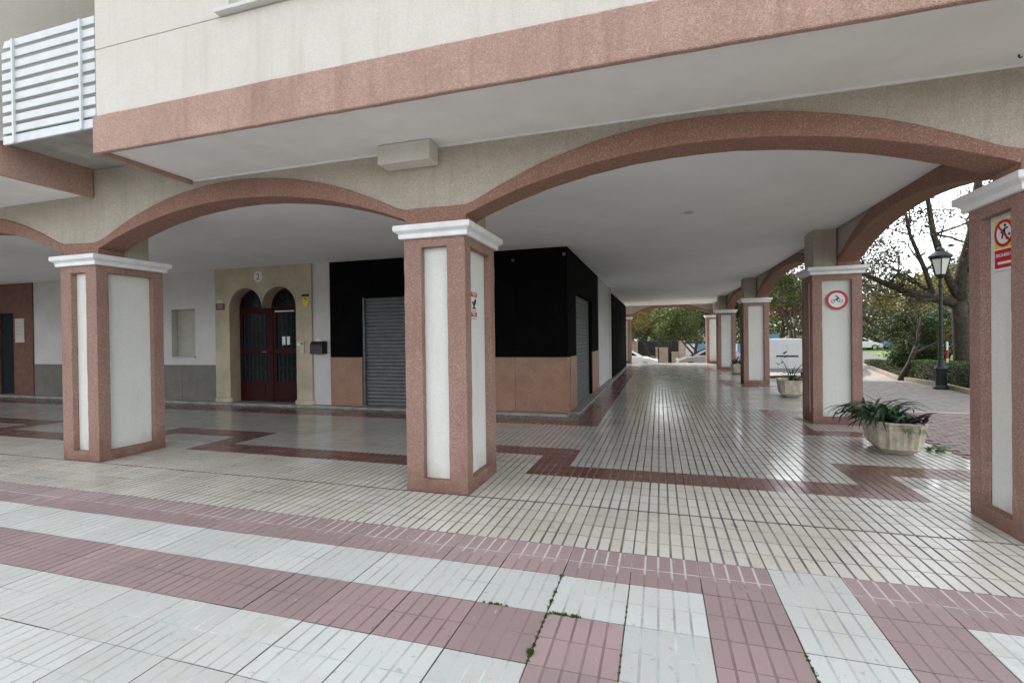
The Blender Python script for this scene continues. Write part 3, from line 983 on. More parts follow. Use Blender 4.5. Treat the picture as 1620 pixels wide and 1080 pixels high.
def shutter(name, n, P0, P1, z0, z1, nrm):
    """slats from P0 to P1 (x,y), facing nrm"""
    s = None
    h = (z1 - z0) / n
    for i in range(n):
        b = MB()
        pr = [(0.0, 0.004), (0.010, 0.010), (0.016, h * .35), (0.016, h * .6), (0.010, h - .008), (0.0, h - .003)]
        k0 = 0
        for off, dz in pr:
            b.v += [(P0[0] + nrm[0] * off, P0[1] + nrm[1] * off, z0 + i * h + dz), (P1[0] + nrm[0] * off, P1[1] + nrm[1] * off, z0 + i * h + dz)]
        for j in range(len(pr) - 1):
            b.f.append((j * 2, j * 2 + 1, j * 2 + 3, j * 2 + 2)); b.m.append(0)
        if s is None:
            bb = MB()
            x0, x1 = sorted((P0[0], P1[0])); y0, y1 = sorted((P0[1], P1[1]))
            bb.box(x0 - (.03 if nrm[0] else 0) , x1 - (.012 if nrm[0] else 0), y0 + (.012 if nrm[1] else 0), y1 + (.03 if nrm[1] else 0), z0, z1)
            s = bb.build(name, M['shutter'], shop)
        b.build('slat', M['shutter'], s)
    return s
shutter('roller_shutter', 30, (-5.37, YW + .09), (-3.0, YW + .09), 0.05, 2.34, (0, -1))
shutter('roller_shutter', 30, (XS - .09, 5.662), (XS - .09, 8.05), 0.03, 2.345, (1, 0))
box('guide_rail', M['shutter'], shop, -5.369, -5.32, YW + .02, YW + .085, 0.05, 2.339)
box('guide_rail', M['black'], shop, XS - .075, XS - .01, 8.0, 8.049, 0.03, 2.344)
# wall beyond the shop
box('wall', M['wallwhite'], bld, XS - .2, XS - .02, 9.425, 12.55, 0.03, 3.129)
box('pilaster', M['wallwhite'], bld, XS - .2, XS + .03, 12.55, 12.85, 0.03, 3.129, 0.006)
b2 = box('black_shop_front', M['black'], bld, XS - .2, XS + .06, 12.90, 20.1, 0.03, 2.95)
for i in range(4):
    box('black_panel', M['black'], b2, XS + .061, XS + .075, 13.0 + i * 1.76, 14.70 + i * 1.76, 0.10, 2.85, 0.004)
box('wall', M['wallwhite'], bld, XS - .2, XS - .02, 12.85, 20.1, 2.951, 3.129)
box('wall', M['wallwhite'], bld, -21.0, XS - .021, 20.1, 20.3, 0.0, 3.129)
inner = MB()
inner.box(-21.0, -9.4, YW + .55, YW + .65, 0, 3.129); inner.box(-6.5, XS - .25, YW + .30, YW + .36, 0.0, 3.129)
inner.build('inner_wall', M['dado'], bld)
box('light_stop_wall', M['wallwhite'], bld, -21.1, -21.0, -0.9, 20.3, 0.0, 3.3)  # unseen wall, added to stop light leaking in from the left

# ------------------------------------------------------------------ small things on the walls
# house number
t = empty('house_number', (-8.02, YW - .053, 2.905), 0, 'round white house number plate with black 2 above the twin-arched door', 'number plate')
b = MB(); b.prism([(0.125 * math.cos(2 * math.pi * i / 32), 0.125 * math.sin(2 * math.pi * i / 32)) for i in range(32)], lambda u, v, w: (u, w, v), 0, -0.012)
lchild('plate', b, M['whitepaint'], t, 0.003)
text_mesh('numeral', '2', 0.20, M['ink'], t, Matrix.Translation((0, -.014, -.005)) @ Matrix.Rotation(R(90), 4, 'X'))
# alarm plaque
t = empty('alarm_plaque', (-6.75, YW - .053, 2.38), 0, 'yellow alarm sticker with black heading on stone door surround', 'sign')
local_box('heading', M['ink'], t, -.095, .095, -.006, 0, 0.03, 0.085)
b = MB(); b.prism([(-.075, .025), (-.075, -.12), (-.03, -.19), (.03, -.19), (.075, -.12), (.075, .025)], lambda u, v, w: (u, w, v), 0, -0.005)
lchild('shield', b, M['yellow'], t)
b = MB(); b.prism([(-.05, -.005), (0.02, -.045), (.05, -.04), (.01, -.01), (-.02, .01)], lambda u, v, w: (u, w, v), -.0055, -0.008)
lchild('emblem', b, M['ink'], t)
# brown plaque
t = empty('name_plaque', (-9.13, YW - .053, 2.26), 0, 'small brown name plaque on the stone left of the entrance door', 'plaque')
local_box('plate', M['plaque'], t, -.125, .125, -.014, 0, -.075, .075, 0.003)
for z in (.03, -.02):
    local_box('line_of_text', M['pinkwall'], t, -.08, .08, -.0155, -.0142, z - .008, z + .008)
local_box('card', M['plastic'], t, -.10, .07, -.006, 0, .085, .16)
# intercom
t = empty('intercom', (-6.84, YW - .053, 1.30), 0, 'ivory intercom panel on the stone right of the entrance door', 'intercom')
local_box('body', M['plastic'], t, -.055, .055, -.03, 0, -.12, .13, 0.006)
for i in range(4):
    local_box('button', M['steel'], t, .008, .035, -.036, -.0305, -.09 + i * .035, -.072 + i * .035)
local_box('speaker_grille', M['grey_ink'], t, -.04, .04, -.032, -.0305, .06, .11)
local_box('note', M['whitepaint'], t, -.14, -.06, -.004, 0, .04, .11)
# mailbox
t = empty('mailbox', (-6.40, YW, 1.16), 0, 'black metal mailbox with papers on the white strip beside the shop', 'mailbox')
b = MB(); b.prism([(0, 0), (-.17, 0), (-.17, .20), (-.12, .27), (0, .27)], lambda u, v, w: (w, u - .001, v), -.16, .16)
lchild('body', b, M['blackpaint'], t, 0.006)
local_box('flap', M['blackpaint'], t, -.14, .14, -.178, -.1705, .14, .19, 0.003)
for i in range(3):
    b = MB(); b.prism([(-.10 + i * .04, .24), (.05 + i * .03, .24), (.04 + i * .03, .31 - i * .02), (-.08 + i * .04, .33 - i * .02)], lambda u, v, w: (u, w - .06 - i * .02, v), 0, .002)
    lchild('paper', b, M['whitepaint'], t)
# notice on the brown wall
t = empty('notice_board', (-16.27, YW - .033, 1.83), 0, 'pale notice in a frame on the brown-red wall by the shop door', 'notice')
local_box('sheet', M['plastic'], t, -.19, .19, -.012, 0, -.33, .33, 0.004)
for z in (.2, .1, 0, -.1):
    local_box('line_of_text', M['grey_ink'], t, -.13, .12, -.0132, -.0122, z - .006, z + .006)

def sign_frame(name, origin, ux, label, cat):
    """empty whose local X runs along ux, local Y out of the wall (away from the viewer), Z up"""
    o = empty(name, origin, math.atan2(ux[1], ux[0]), label, cat)
    return o
# poster on the middle pillar, east face
t = sign_frame('dog_fouling_notice', (-1.058 - .060, 0.36, 1.77), (0, 1), 'white notice with two red blocks and dark figure on the middle pillar', 'sign')
# local frame: X along +Y world, local -Y points to +X world
t.scale = (.85, 1, .58)
local_box('sheet', M['panel'], t, -.115, .115, -.002, 0.001, -.27, .26)
local_box('red_block', M['redpaint'], t, -.095, .095, -.0045, -.0022, .155, .235)
local_box('line_of_text', M['whitepaint'], t, -.075, .075, -.0055, -.0047, .205, .220)
local_box('line_of_text', M['whitepaint'], t, -.045, .045, -.0055, -.0047, .175, .188)
local_box('red_block', M['redpaint'], t, -.085, .085, -.0045, -.0022, -.185, -.105)
local_box('line_of_text', M['whitepaint'], t, -.065, .03, -.0055, -.0047, -.135, -.120)
local_box('line_of_text', M['whitepaint'], t, -.035, .03, -.0055, -.0047, -.165, -.152)
local_box('line_of_text', M['grey_ink'], t, -.06, .07, -.0045, -.0022, -.085, -.075)
local_box('line_of_text', M['grey_ink'], t, -.10, .10, -.0045, -.0022, -.225, -.214)
fig = [(-.055, -.05), (.06, -.05), (.055, -.035), (.02, -.02), (.02, .01), (.055, .045), (.065, .09), (.06, .115), (.04, .13), (.03, .105), (.015, .10), (-.005, .085), (-.02, .05), (-.06, .075), (-.065, .055), (-.03, .02), (-.015, -.02), (-.05, -.035)]
b = MB(); b.prism(fig, lambda u, v, w: (u, w, v), -.0022, -.0048)
lchild('figure', b, M['ink'], t)

def disc(parent, name, r, y0, y1, mat, cx=0, cz=0, seg=40):
    b = MB(); b.prism([(cx + r * math.cos(2 * math.pi * i / seg), cz + r * math.sin(2 * math.pi * i / seg)) for i in range(seg)], lambda u, v, w: (u, w, v), y1, y0)
    return lchild(name, b, mat, parent)
def ring(parent, name, r0, r1, y0, y1, mat, cx=0, cz=0, seg=40):
    b = MB()
    for i in range(seg):
        a0, a1 = 2 * math.pi * i / seg, 2 * math.pi * (i + 1) / seg
        b.prism([(cx + r0 * math.cos(a0), cz + r0 * math.sin(a0)), (cx + r1 * math.cos(a0), cz + r1 * math.sin(a0)), (cx + r1 * math.cos(a1), cz + r1 * math.sin(a1)), (cx + r0 * math.cos(a1), cz + r0 * math.sin(a1))], lambda u, v, w: (u, w, v), y1, y0)
    return lchild(name, b, mat, parent)
# no motorcycles
t = empty('motorcycle_ban_sign', (3.372, 4.745 + .060, 1.99), 0, 'round red-rimmed no motorcycles sign on the pillar behind the big planter', 'sign')
t.scale = (.88, 1, .88)
disc(t, 'disc', .178, -.012, 0, M['whitepaint'])
ring(t, 'rim', .132, .178, -.0145, -.0122, M['redpaint'])
for cx in (-.062, .062):
    ring(t, 'wheel', .022, .031, -.0145, -.0122, M['ink'], cx, -.022, 20)
rider = [(-.055, .000), (-.025, .018), (.005, .035), (-.005, .062), (-.020, .066), (-.022, .082), (-.004, .088), (.008, .072), (.030, .045), (.048, .018), (.030, .012), (.018, .022), (.012, .002), (.022, -.025), (.006, -.028), (-.008, .000), (-.02, .004), (-.045, -.006)]
b = MB(); b.prism(rider, lambda u, v, w: (u, w, v), -.0122, -.0146)
lchild('rider', b, M['ink'], t)
# ball-games sign on the corner pillar, west face (faces -X)
t = sign_frame('ball_games_ban_sign', (3.014 + .060, 0.290, 2.09), (0, -1), 'yellow and red prohibition sign on the near corner pillar', 'sign')
t.scale = (.88, 1, .84)
local_box('plate', M['whitepaint'], t, -.150, .122, -.003, 0.0, -.225, .225)
local_box('yellow_field', M['yellow'], t, -.140, .114, -.0046, -.0032, -.03, .215)
disc(t, 'disc', .112, -.0062, -.0048, M['whitepaint'], -.02, .095)
ring(t, 'rim', .092, .118, -.0082, -.0064, M['redpaint'], -.02, .095)
b = MB(); b.prism([(-.095, .165), (-.083, .177), (.055, .03), (.043, .018)], lambda u, v, w: (u, w, v), -.0084, -.0098)
lchild('bar', b, M['redpaint'], t)
pl = [(-.05, .05), (-.035, .05), (-.025, .085), (0.0, .06), (.012, .03), (.026, .034), (.012, .075), (-.005, .10), (.0, .125), (.03, .13), (.03, .142), (-.01, .14), (-.035, .125), (-.06, .11), (-.055, .095), (-.04, .10)]
b = MB(); b.prism(pl, lambda u, v, w: (u, w, v), -.0064, -.0080)
lchild('player', b, M['ink'], t)
disc(t, 'head', .014, -.0080, -.0064, M['ink'], -.005, .160, 16)
disc(t, 'ball', .012, -.0080, -.0064, M['ink'], .045, .075, 16)
local_box('red_field', M['redpaint'], t, -.140, .114, -.0046, -.0032, -.205, -.045)
text_mesh('lettering', 'PROHIBIDO', .042, M['whitepaint'], t, Matrix.Translation((-.013, -.0060, -.095)) @ Matrix.Rotation(R(90), 4, 'X'))
local_box('line_of_text', M['whitepaint'], t, -.10, .07, -.0060, -.0048, -.172, -.150)
# disc made up for a faint yellow ceiling stain, spotlights and fixing stub
t = empty('ceiling_stain', (1.05, 2.89, 3.13), 0, 'small yellowish disc standing in for a faint stain on the arcade ceiling', 'ceiling stain')
b = MB(); b.lathe([(0.07, 0.0), (0.07, -.006), (0.06, -.010), (0.001, -.012)][::-1], 24)
lchild('stain_disc', b, M['plastic'], t, smooth=True)
for (x, y, z), lab in (((-2.0, YW - .001, 2.92), 'small spotlight high on the black shop front'), ((-1.02, YW - .001, 2.98), 'small spotlight at the top corner of the black shop front')):
    t = empty('spotlight', (x, y, z), 0, lab, 'spotlight')
    local_box('bracket', M['steel'], t, -.02, .02, -.05, 0, -.015, .015, 0.003)
    b = MB(); b.lathe([(.018, 0), (.028, .05), (.024, .055), (.001, .05)], 12, (0, -.07, -.03))
    lchild('head', b, M['shutter'], t)
t = empty('hook', (2.93, -0.10, 3.268), 0, 'small black hook under the white soffit', 'hook')
b = MB(); b.tube([(0, 0, 0), (0, 0, -.015), (.010, 0, -.022), (.018, 0, -.015)], [.006, .006, .005, .004], 6)
lchild('stem', b, M['iron'], t)

# ------------------------------------------------------------------ planters and plants
def planter(name, loc, L, W, H, rz, label, flutes=True):
    t = empty(name, loc, rz, label, 'planter', 'concrete planters along the arcade')
    b = MB()
    def outline(s, c=0.30):
        w, l = W / 2 * s, L / 2 * s
        k = min(w, l) * c * 1.2
        base = [(w, -l + k), (w, l - k), (w - k, l), (-w + k, l), (-w, l - k), (-w, -l + k), (-w + k, -l), (w - k, -l)]
        return base
    def fl(pts, amp, per):
        out = []
        for i in range(len(pts)):
            p, q = Vector(pts[i]), Vector(pts[(i + 1) % len(pts)])
            d = q - p
            nn = max(2, int(round(d.length / per)) * 6)
            nrm = Vector((d.y, -d.x)).normalized()
            for j in range(nn):
                s = j / nn
                ph = s * (nn / 6) * 2 * math.pi
                out.append(tuple(p + d * s - nrm * amp * (0.5 - 0.5 * math.cos(ph))))
        return out
    prof = [(0.58, 0.0, 0), (0.66, 0.02, 0), (0.86, H * .20, 0), (0.88, H * .24, 1), (0.97, H * .80, 1), (1.0, H * .93, 1), (1.02, H * .955, 0), (1.02, H, 0), (0.95, H, 0), (0.92, H * .82, 0)]
    rings = []
    per = 0.085
    nref = len(fl(outline(1.0), 0, per))
    for s, z, a in prof:
        o = outline(1.0)
        pts = fl(o, 0.024 * a if flutes else 0, per)
        rings.append([(x * s, y * s, z) for x, y in pts])
    n = len(rings[0])
    for r_ in rings:
        b.v += r_
    for j in range(len(rings) - 1):
        for k in range(n):
            k2 = (k + 1) % n
            b.f.append((j * n + k, j * n + k2, (j + 1) * n + k2, (j + 1) * n + k)); b.m.append(0)
    b.f.append(tuple(range(n - 1, -1, -1))); b.m.append(0)
    lchild('bowl', b, M['concrete'], t)
    s = MB(); s.poly([(x * .98, y * .98, H * .86) for x, y, z in rings[-1]])
    lchild('soil', s, M['soil'], t)
    return t

def strap(L, w, bend, twist, seg=9, fold=0.25):
    """arching strap leaf along +X starting at the origin"""
    b = MB()
    x, z, a = 0.0, 0.0, 0.0
    pts = []
    for i in range(seg + 1):
        s = i / seg
        ang = bend[0] + (bend[1] - bend[0]) * s ** 1.2
        pts.append((x, z))
        x += math.cos(ang) * L / seg; z += math.sin(ang) * L / seg
    for i, (px, pz) in enumerate(pts):
        s = i / seg
        ww = w * (0.55 + 0.9 * s) * (1 - s) ** 0.55 * 1.25 if s < 1 else 0.0005
        ww = max(ww, 0.0006)
        b.v += [(px, -ww, pz + fold * ww), (px, 0, pz), (px, ww, pz + fold * ww)]
    for i in range(seg):
        for k in (0, 1):
            b.f.append((i * 3 + k, i * 3 + k + 1, i * 3 + 4 + k, i * 3 + 3 + k)); b.m.append(0)
    return b

def plant(name, loc, label, specs, seed):
    """specs: list of (count, centre, spread, length range, width, start angle range, end angle range, azimuth range, material)"""
    rn = random.Random(seed)
    t = empty(name, loc, 0, label, 'plant')
    for cnt, c, sp, lr, w, a0, a1, az, mat in specs:
        protos = []
        for i in range(cnt):
            if i < 9:
                b = strap(rn.uniform(*lr), w * rn.uniform(.8, 1.2), (R(rn.uniform(*a0)), R(rn.uniform(*a1))), 0)
                me = b.mesh('leaf', [M[mat]])
                me.polygons.foreach_set('use_smooth', [True] * len(me.polygons))
                protos.append(me)
            o = bpy.data.objects.new('leaf', protos[i % len(protos)])
            COL.objects.link(o)
            o.parent = t
            o.location = (c[0] + rn.uniform(-sp[0], sp[0]), c[1] + rn.uniform(-sp[1], sp[1]), c[2])
            o.rotation_euler = (R(rn.uniform(-25, 25)), 0, R(rn.uniform(*az)))
            s = rn.uniform(.8, 1.15)
            o.scale = (s, s, s)
    return t

planter('planter', (3.40, 2.98, 0), 0.96, 0.47, 0.40, R(-6), 'fluted concrete planter full of strap leaves beside the corner pillar')
PZ = 0.32
plant('strap_leaf_plant', (3.40, 2.98, PZ), 'dark green arching strap-leaf plant spilling over the near planter', [
    (80, (-.02, .12, 0), (.14, .30), (.34, .58), .023, (50, 85), (-75, -20), (0, 360), 'strap'),
    (55, (-.06, .10, 0), (.10, .30), (.42, .68), .018, (38, 65), (-85, -45), (130, 250), 'strap'),
    (12, (-.05, .10, 0), (.14, .30), (.40, .62), .015, (50, 75), (-50, -10), (100, 280), 'straplight')], 4)
plant('purple_leaf_plant', (3.40, 2.98, PZ), 'dark purple leafy plant at the near end of the fluted planter', [
    (26, (.10, -.26, 0), (.12, .13), (.18, .36), .022, (35, 80), (-35, 20), (-120, 100), 'purple'),
    (8, (.02, -.40, .0), (.12, .04), (.14, .24), .012, (10, 30), (-85, -60), (-130, -50), 'straplight')], 9)
plant('seedling', (3.86, 3.02, 0), 'bright green weed sprouting on the floor beside the near planter', [
    (16, (0, 0, 0), (.08, .08), (.10, .22), .018, (20, 60), (-30, 10), (0, 360), 'straplight')], 12)
planter('planter', (3.58, 8.62, 0), 0.86, 0.52, 0.40, R(-6), 'plain concrete planter with sparse plant between the second and third side pillars', False)
pl2 = plant('sparse_plant', (3.58, 8.62, .33), 'sparse plant with one tall flowering stem in the plain planter', [
    (18, (0, 0, 0), (.10, .18), (.22, .40), .016, (40, 80), (-30, 20), (0, 360), 'strap'),
    (5, (.02, 0, 0), (.05, .10), (.40, .60), .010, (60, 85), (-10, 30), (0, 360), 'strap')], 5)
b = MB(); b.tube([(0, 0, 0), (-.05, -.02, .22), (-.12, -.03, .42), (-.20, -.02, .56)], [.012, .011, .009, .006], 6)
lchild('stem', b, M['leafolive'], pl2)
rn = random.Random(2)
for i in range(7):
    b = strap(.11, .020, (R(30), R(-20)), 0, 4)
    o = lchild('bud', b, M['purple'], pl2)
    o.location = (-.18 + rn.uniform(-.07, .05), -.02, .50 + rn.uniform(-.10, .18)); o.rotation_euler = (R(rn.uniform(-40, 40)), R(rn.uniform(-30, 30)), rn.uniform(0, 6.28))
planter('planter', (3.45, 15.6, 0), 0.86, 0.52, 0.40, R(-6), 'far concrete planter half hidden behind the third side pillar', False)
plant('leafy_plant', (3.45, 15.6, .33), 'leafy plant in the far planter behind the third side pillar', [
    (30, (-.05, 0, 0), (.14, .25), (.30, .50), .022, (40, 85), (-40, 30), (0, 360), 'leafolive')], 6)

# moss tufts in the joints of the near tiles
ms = MB()
rm = random.Random(21)
def tuft(x, y, n, rad, h):
    for _ in range(n):
        a = rm.uniform(0, 6.28); r_ = rad * rm.random() ** .7
        px, py = x + r_ * math.cos(a), y + r_ * math.sin(a)
        az = rm.uniform(0, 6.28); hh = h * rm.uniform(.35, 1); w = rm.uniform(.0025, .005)
        dx, dy = math.cos(az), math.sin(az); lx, ly = rm.uniform(-.5, .5) * hh, rm.uniform(-.5, .5) * hh
        ms.tri((px - dx * w, py - dy * w, -.004), (px + dx * w, py + dy * w, -.004), (px + lx, py + ly, hh))
JX = X0 + 3 * TX
for i in range(60):
    y = rm.uniform(-5.0 * TY, -3.0 * TY)
    if rm.random() < .75 or abs(y + 4.85 * TY) < .05:
        tuft(JX + rm.uniform(-.004, .004), y, 14, rm.uniform(.005, .012), rm.uniform(.006, .014))
tuft(JX, -4.82 * TY, 90, .017, .022); tuft(JX, -3.03 * TY, 60, .013, .016)
for i in range(18):
    tuft(JX + rm.uniform(.02, .18), -4.0 * TY + rm.uniform(-.004, .004), 14, .010, .014)
for i in range(12):
    tuft(JX - rm.uniform(.20, .36), -4.0 * TY + rm.uniform(-.004, .004), 12, .008, .012)
for i in range(14):
    tuft(X0 + 6 * TX + rm.uniform(-.003, .003), rm.uniform(-4.6 * TY, -4.02 * TY), 14, .007, .010)
for i in range(10):
    tuft(X0 + 4 * TX, rm.uniform(-4.9 * TY, -3.4 * TY), 8, .005, .009)
tag(ms.build('moss', M['moss']), 'green moss and weeds growing in the joints of the near tiles', 'moss', None, 'stuff')

# ------------------------------------------------------------------ park: kerb, beds, hedge, lamp, trees
def kx(y): return 7.86 + (y - 10.57) * 0.224 if y > 4 else 6.4
kerb = MB()
for i in range(32):
    y0, y1 = 2.0 + i * 1.0, 2.99 + i * 1.0
    if y0 > 33: break
    x0, x1 = 7.86 + (y0 - 10.57) * 0.224, 7.86 + (y1 - 10.57) * 0.224
    z0, z1 = gz(x0, y0), gz(x1, y1)
    k0 = len(kerb.v)
    for x, y, z in ((x0, y0, z0), (x0 + .14, y0, z0), (x1 + .14, y1, z1), (x1, y1, z1)):
        kerb.v.append((x, y, z - .1))
    for x, y, z in ((x0, y0, z0), (x0 + .14, y0, z0), (x1 + .14, y1, z1), (x1, y1, z1)):
        kerb.v.append((x, y, z + .11))
    for q in ((4, 5, 6, 7), (0, 1, 5, 4), (1, 2, 6, 5), (2, 3, 7, 6), (3, 0, 4, 7)):
        kerb.f.append(tuple(k0 + k for k in q)); kerb.m.append(0)
tag(kerb.build('kerb', M['kerb'], None, 0.012), kind='structure')
lawn = MB()
ys = [-10 + i * 2 for i in range(46)]
xo = [0.14, 1.2, 1.21, 4, 8, 14, 22, 34, 60]
for a, b in zip(ys[:-1], ys[1:]):
    for i, (u, v) in enumerate(zip(xo[:-1], xo[1:])):
        f = lambda o, y: (7.86 + (y - 10.57) * 0.224 + o, y, gz(9 + o, y) + (0.05 if o < 5 else 0.05 + 0.0 * o))
        lawn.quad(f(u, a), f(v, a), f(v, b), f(u, b), 0 if i < 2 else 1)
tag(lawn.build('lawn', [M['earth'], M['grass']]), kind='structure')

def leaf_cloud(mb, pts, n, rad, size, rn, mi=0, flat=0.0):
    for p in pts:
        for _ in range(n):
            d = Vector((rn.gauss(0, 1), rn.gauss(0, 1), rn.gauss(0, .8))) * rad * .55
            c = Vector(p) + d
            a = Vector((rn.gauss(0, 1), rn.gauss(0, 1), rn.gauss(0, .6))).normalized()
            b = a.cross(Vector((rn.gauss(0, 1), rn.gauss(0, 1), rn.gauss(0, 1)))).normalized()
            s = size * rn.uniform(.6, 1.3)
            k = len(mb.v)
            mb.v += [tuple(c - a * s), tuple(c + b * s * .42), tuple(c + a * s), tuple(c - b * s * .42)]
            mb.f.append((k, k + 1, k + 2, k + 3)); mb.m.append(mi)

def hedge(name, p0, p1, w, h, label, seed, mats=('hedge', 'hedge_lit')):
    rn = random.Random(seed)
    d = Vector((p1[0] - p0[0], p1[1] - p0[1], 0)); L = d.length; d.normalize(); nrm = Vector((-d.y, d.x, 0))
    t = empty(name, (p0[0], p0[1], p0[2]), math.atan2(d.y, d.x), label, 'hedge')
    slope = (p1[2] - p0[2]) / L
    core = MB()
    core.box(0.05, L - .05, -w / 2 + .07, w / 2 - .07, -.15, h - .10)
    for i, v in enumerate(core.v):
        core.v[i] = (v[0], v[1], v[2] + slope * v[0])
    lchild('core', core, M['bark'], t)
    f = MB()
    n = int(L * 1500)
    for _ in range(n):
        s = rn.random()
        u = rn.uniform(0, L)
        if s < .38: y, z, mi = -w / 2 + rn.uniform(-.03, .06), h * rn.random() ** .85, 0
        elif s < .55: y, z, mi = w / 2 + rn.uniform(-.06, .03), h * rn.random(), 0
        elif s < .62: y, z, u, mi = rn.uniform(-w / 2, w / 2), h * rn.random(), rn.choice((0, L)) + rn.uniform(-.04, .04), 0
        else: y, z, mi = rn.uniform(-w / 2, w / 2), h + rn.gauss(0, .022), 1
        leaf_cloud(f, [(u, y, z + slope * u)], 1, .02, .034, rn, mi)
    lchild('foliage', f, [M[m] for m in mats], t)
    return t
def kp(y, o): return (7.86 + (y - 10.57) * 0.224 + o, y, gz(9, y) + .06)
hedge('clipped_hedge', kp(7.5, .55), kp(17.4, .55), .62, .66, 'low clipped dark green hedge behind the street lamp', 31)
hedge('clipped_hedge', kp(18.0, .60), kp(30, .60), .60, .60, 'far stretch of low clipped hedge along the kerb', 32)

# street lamp
LX, LY = 7.93, 11.75
LZ = gz(LX, LY)
lamp = empty('street_lamp', (LX, LY, LZ), R(12), 'dark green cast-iron street lamp with lantern head beside the hedge', 'street lamp')
b = MB(); b.lathe([(.21, 0), (.21, .05), (.17, .09), (.15, .12), (.15, .50), (.165, .53), (.165, .57), (.12, .62), (.09, .70), (.075, .80)], 12)
lchild('base', b, M['lampgreen'], lamp, 0.004).scale = (.82, .82, 1)
b = MB(); b.lathe([(.075, .80), (.085, .84), (.07, .88), (.062, 1.10), (.075, 1.14), (.060, 1.18), (.052, 2.75), (.068, 2.78), (.068, 2.83), (.048, 2.88), (.045, 2.98), (.09, 3.02), (.10, 3.06), (.04, 3.08)], 12)
lchild('post', b, M['lampgreen'], lamp, smooth=False).scale = (.82, .82, 1)
ZL = 3.06
b = MB()
for k in range(6):
    a = 2 * math.pi * k / 6
    b.tube([(.12 * math.cos(a), .12 * math.sin(a), ZL + .02), (.225 * math.cos(a), .225 * math.sin(a), ZL + .46)], [.013, .013], 5)
b.lathe([(.13, ZL), (.14, ZL + .03), (.12, ZL + .04)], 6)
b.lathe([(.24, ZL + .45), (.26, ZL + .47), (.255, ZL + .50), (.23, ZL + .51)], 6)
lchild('lantern_frame', b, M['lampgreen'], lamp)
for k in range(6):
    a0, a1 = 2 * math.pi * k / 6, 2 * math.pi * (k + 1) / 6
    g = MB()
    g.quad((.118 * math.cos(a0), .118 * math.sin(a0), ZL + .035), (.118 * math.cos(a1), .118 * math.sin(a1), ZL + .035), (.218 * math.cos(a1), .218 * math.sin(a1), ZL + .45), (.218 * math.cos(a0), .218 * math.sin(a0), ZL + .45))
    lchild('pane', g, M['opal'], lamp)
b = MB(); b.lathe([(.27, ZL + .50), (.27, ZL + .53), (.20, ZL + .60), (.13, ZL + .655), (.10, ZL + .66), (.10, ZL + .72), (.055, ZL + .76), (.03, ZL + .80), (.045, ZL + .83), (.03, ZL + .86), (.001, ZL + .90)], 12)
lchild('lantern_roof', b, M['lampgreen'], lamp)

# trees
def grow(rn, segs, tips, p, d, r, L, depth, maxd, spread, up, kids=(2, 3)):
    pts, rads = [tuple(p)], [r]
    n = 4
    cur = Vector(p); dr = Vector(d).normalized()
    for i in range(n):
        dr = (dr + Vector((rn.gauss(0, .13), rn.gauss(0, .13), rn.gauss(0, .10) + up * .06))).normalized()
        cur = cur + dr * L / n
        pts.append(tuple(cur)); rads.append(r * (1 - .45 * (i + 1) / n))
    segs.append((pts, rads, 7 if depth == 0 else (5 if depth < 3 else 3)))
    if depth >= maxd - 1:
        tips += [Vector(q) for q in pts[2:]]
    if depth >= maxd:
        return
    for k in range(rn.randint(*kids)):
        s = rn.choice((2, 3, 4, 4))
        ax = Vector((rn.gauss(0, 1), rn.gauss(0, 1), rn.gauss(0, .5))).normalized()
        nd = (dr + ax * spread * rn.uniform(.6, 1.2) + Vector((0, 0, up * .25))).normalized()
        grow(rn, segs, tips, pts[s], nd, rads[s] * rn.uniform(.58, .78), L * rn.uniform(.62, .82), depth + 1, maxd, spread, up, kids)

def tree(name, label, loc, trunk_h, r, seed, leafm, nleaf, lsize, lrad=.32, maxd=4, spread=.75, up=.5, lean=(0, 0, 1), kids=(2, 3), L1=None, limbs=None, group='park trees', frac=1.0):
    rn = random.Random(seed)
    t = empty(name, loc, 0, label, 'tree', group)
    segs, tips = [], []
    if limbs:
        for pts, rads, k, sub in limbs:
            segs.append((pts, rads, 9))
            for _ in range(k):
                j = rn.randint(1, len(pts) - 1)
                d = (Vector(pts[j]) - Vector(pts[j - 1])).normalized()
                nd = (d * .6 + Vector((rn.gauss(0, .8), rn.gauss(0, .8), rn.gauss(0.25, .6)))).normalized()
                grow(rn, segs, tips, pts[j], nd, max(rads[j] * .5, .02), sub * rn.uniform(.7, 1.2), 1, maxd, spread, up, kids)
    else:
        grow(rn, segs, tips, (0, 0, -.15), lean, r, trunk_h, 0, maxd, spread, up, kids)
    w = MB()
    for pts, rads, sg in segs:
        w.tube(pts, rads, sg)
    lchild('trunk', w, M['bark'], t, smooth=True)
    if nleaf:
        f = MB()
        sel = [q for q in tips if rn.random() < frac]
        leaf_cloud(f, sel, nleaf, lrad, lsize, rn)
        lchild('crown', f, M[leafm], t)
    return t

def at(x, y): return (x, y, gz(x, y) + .04)

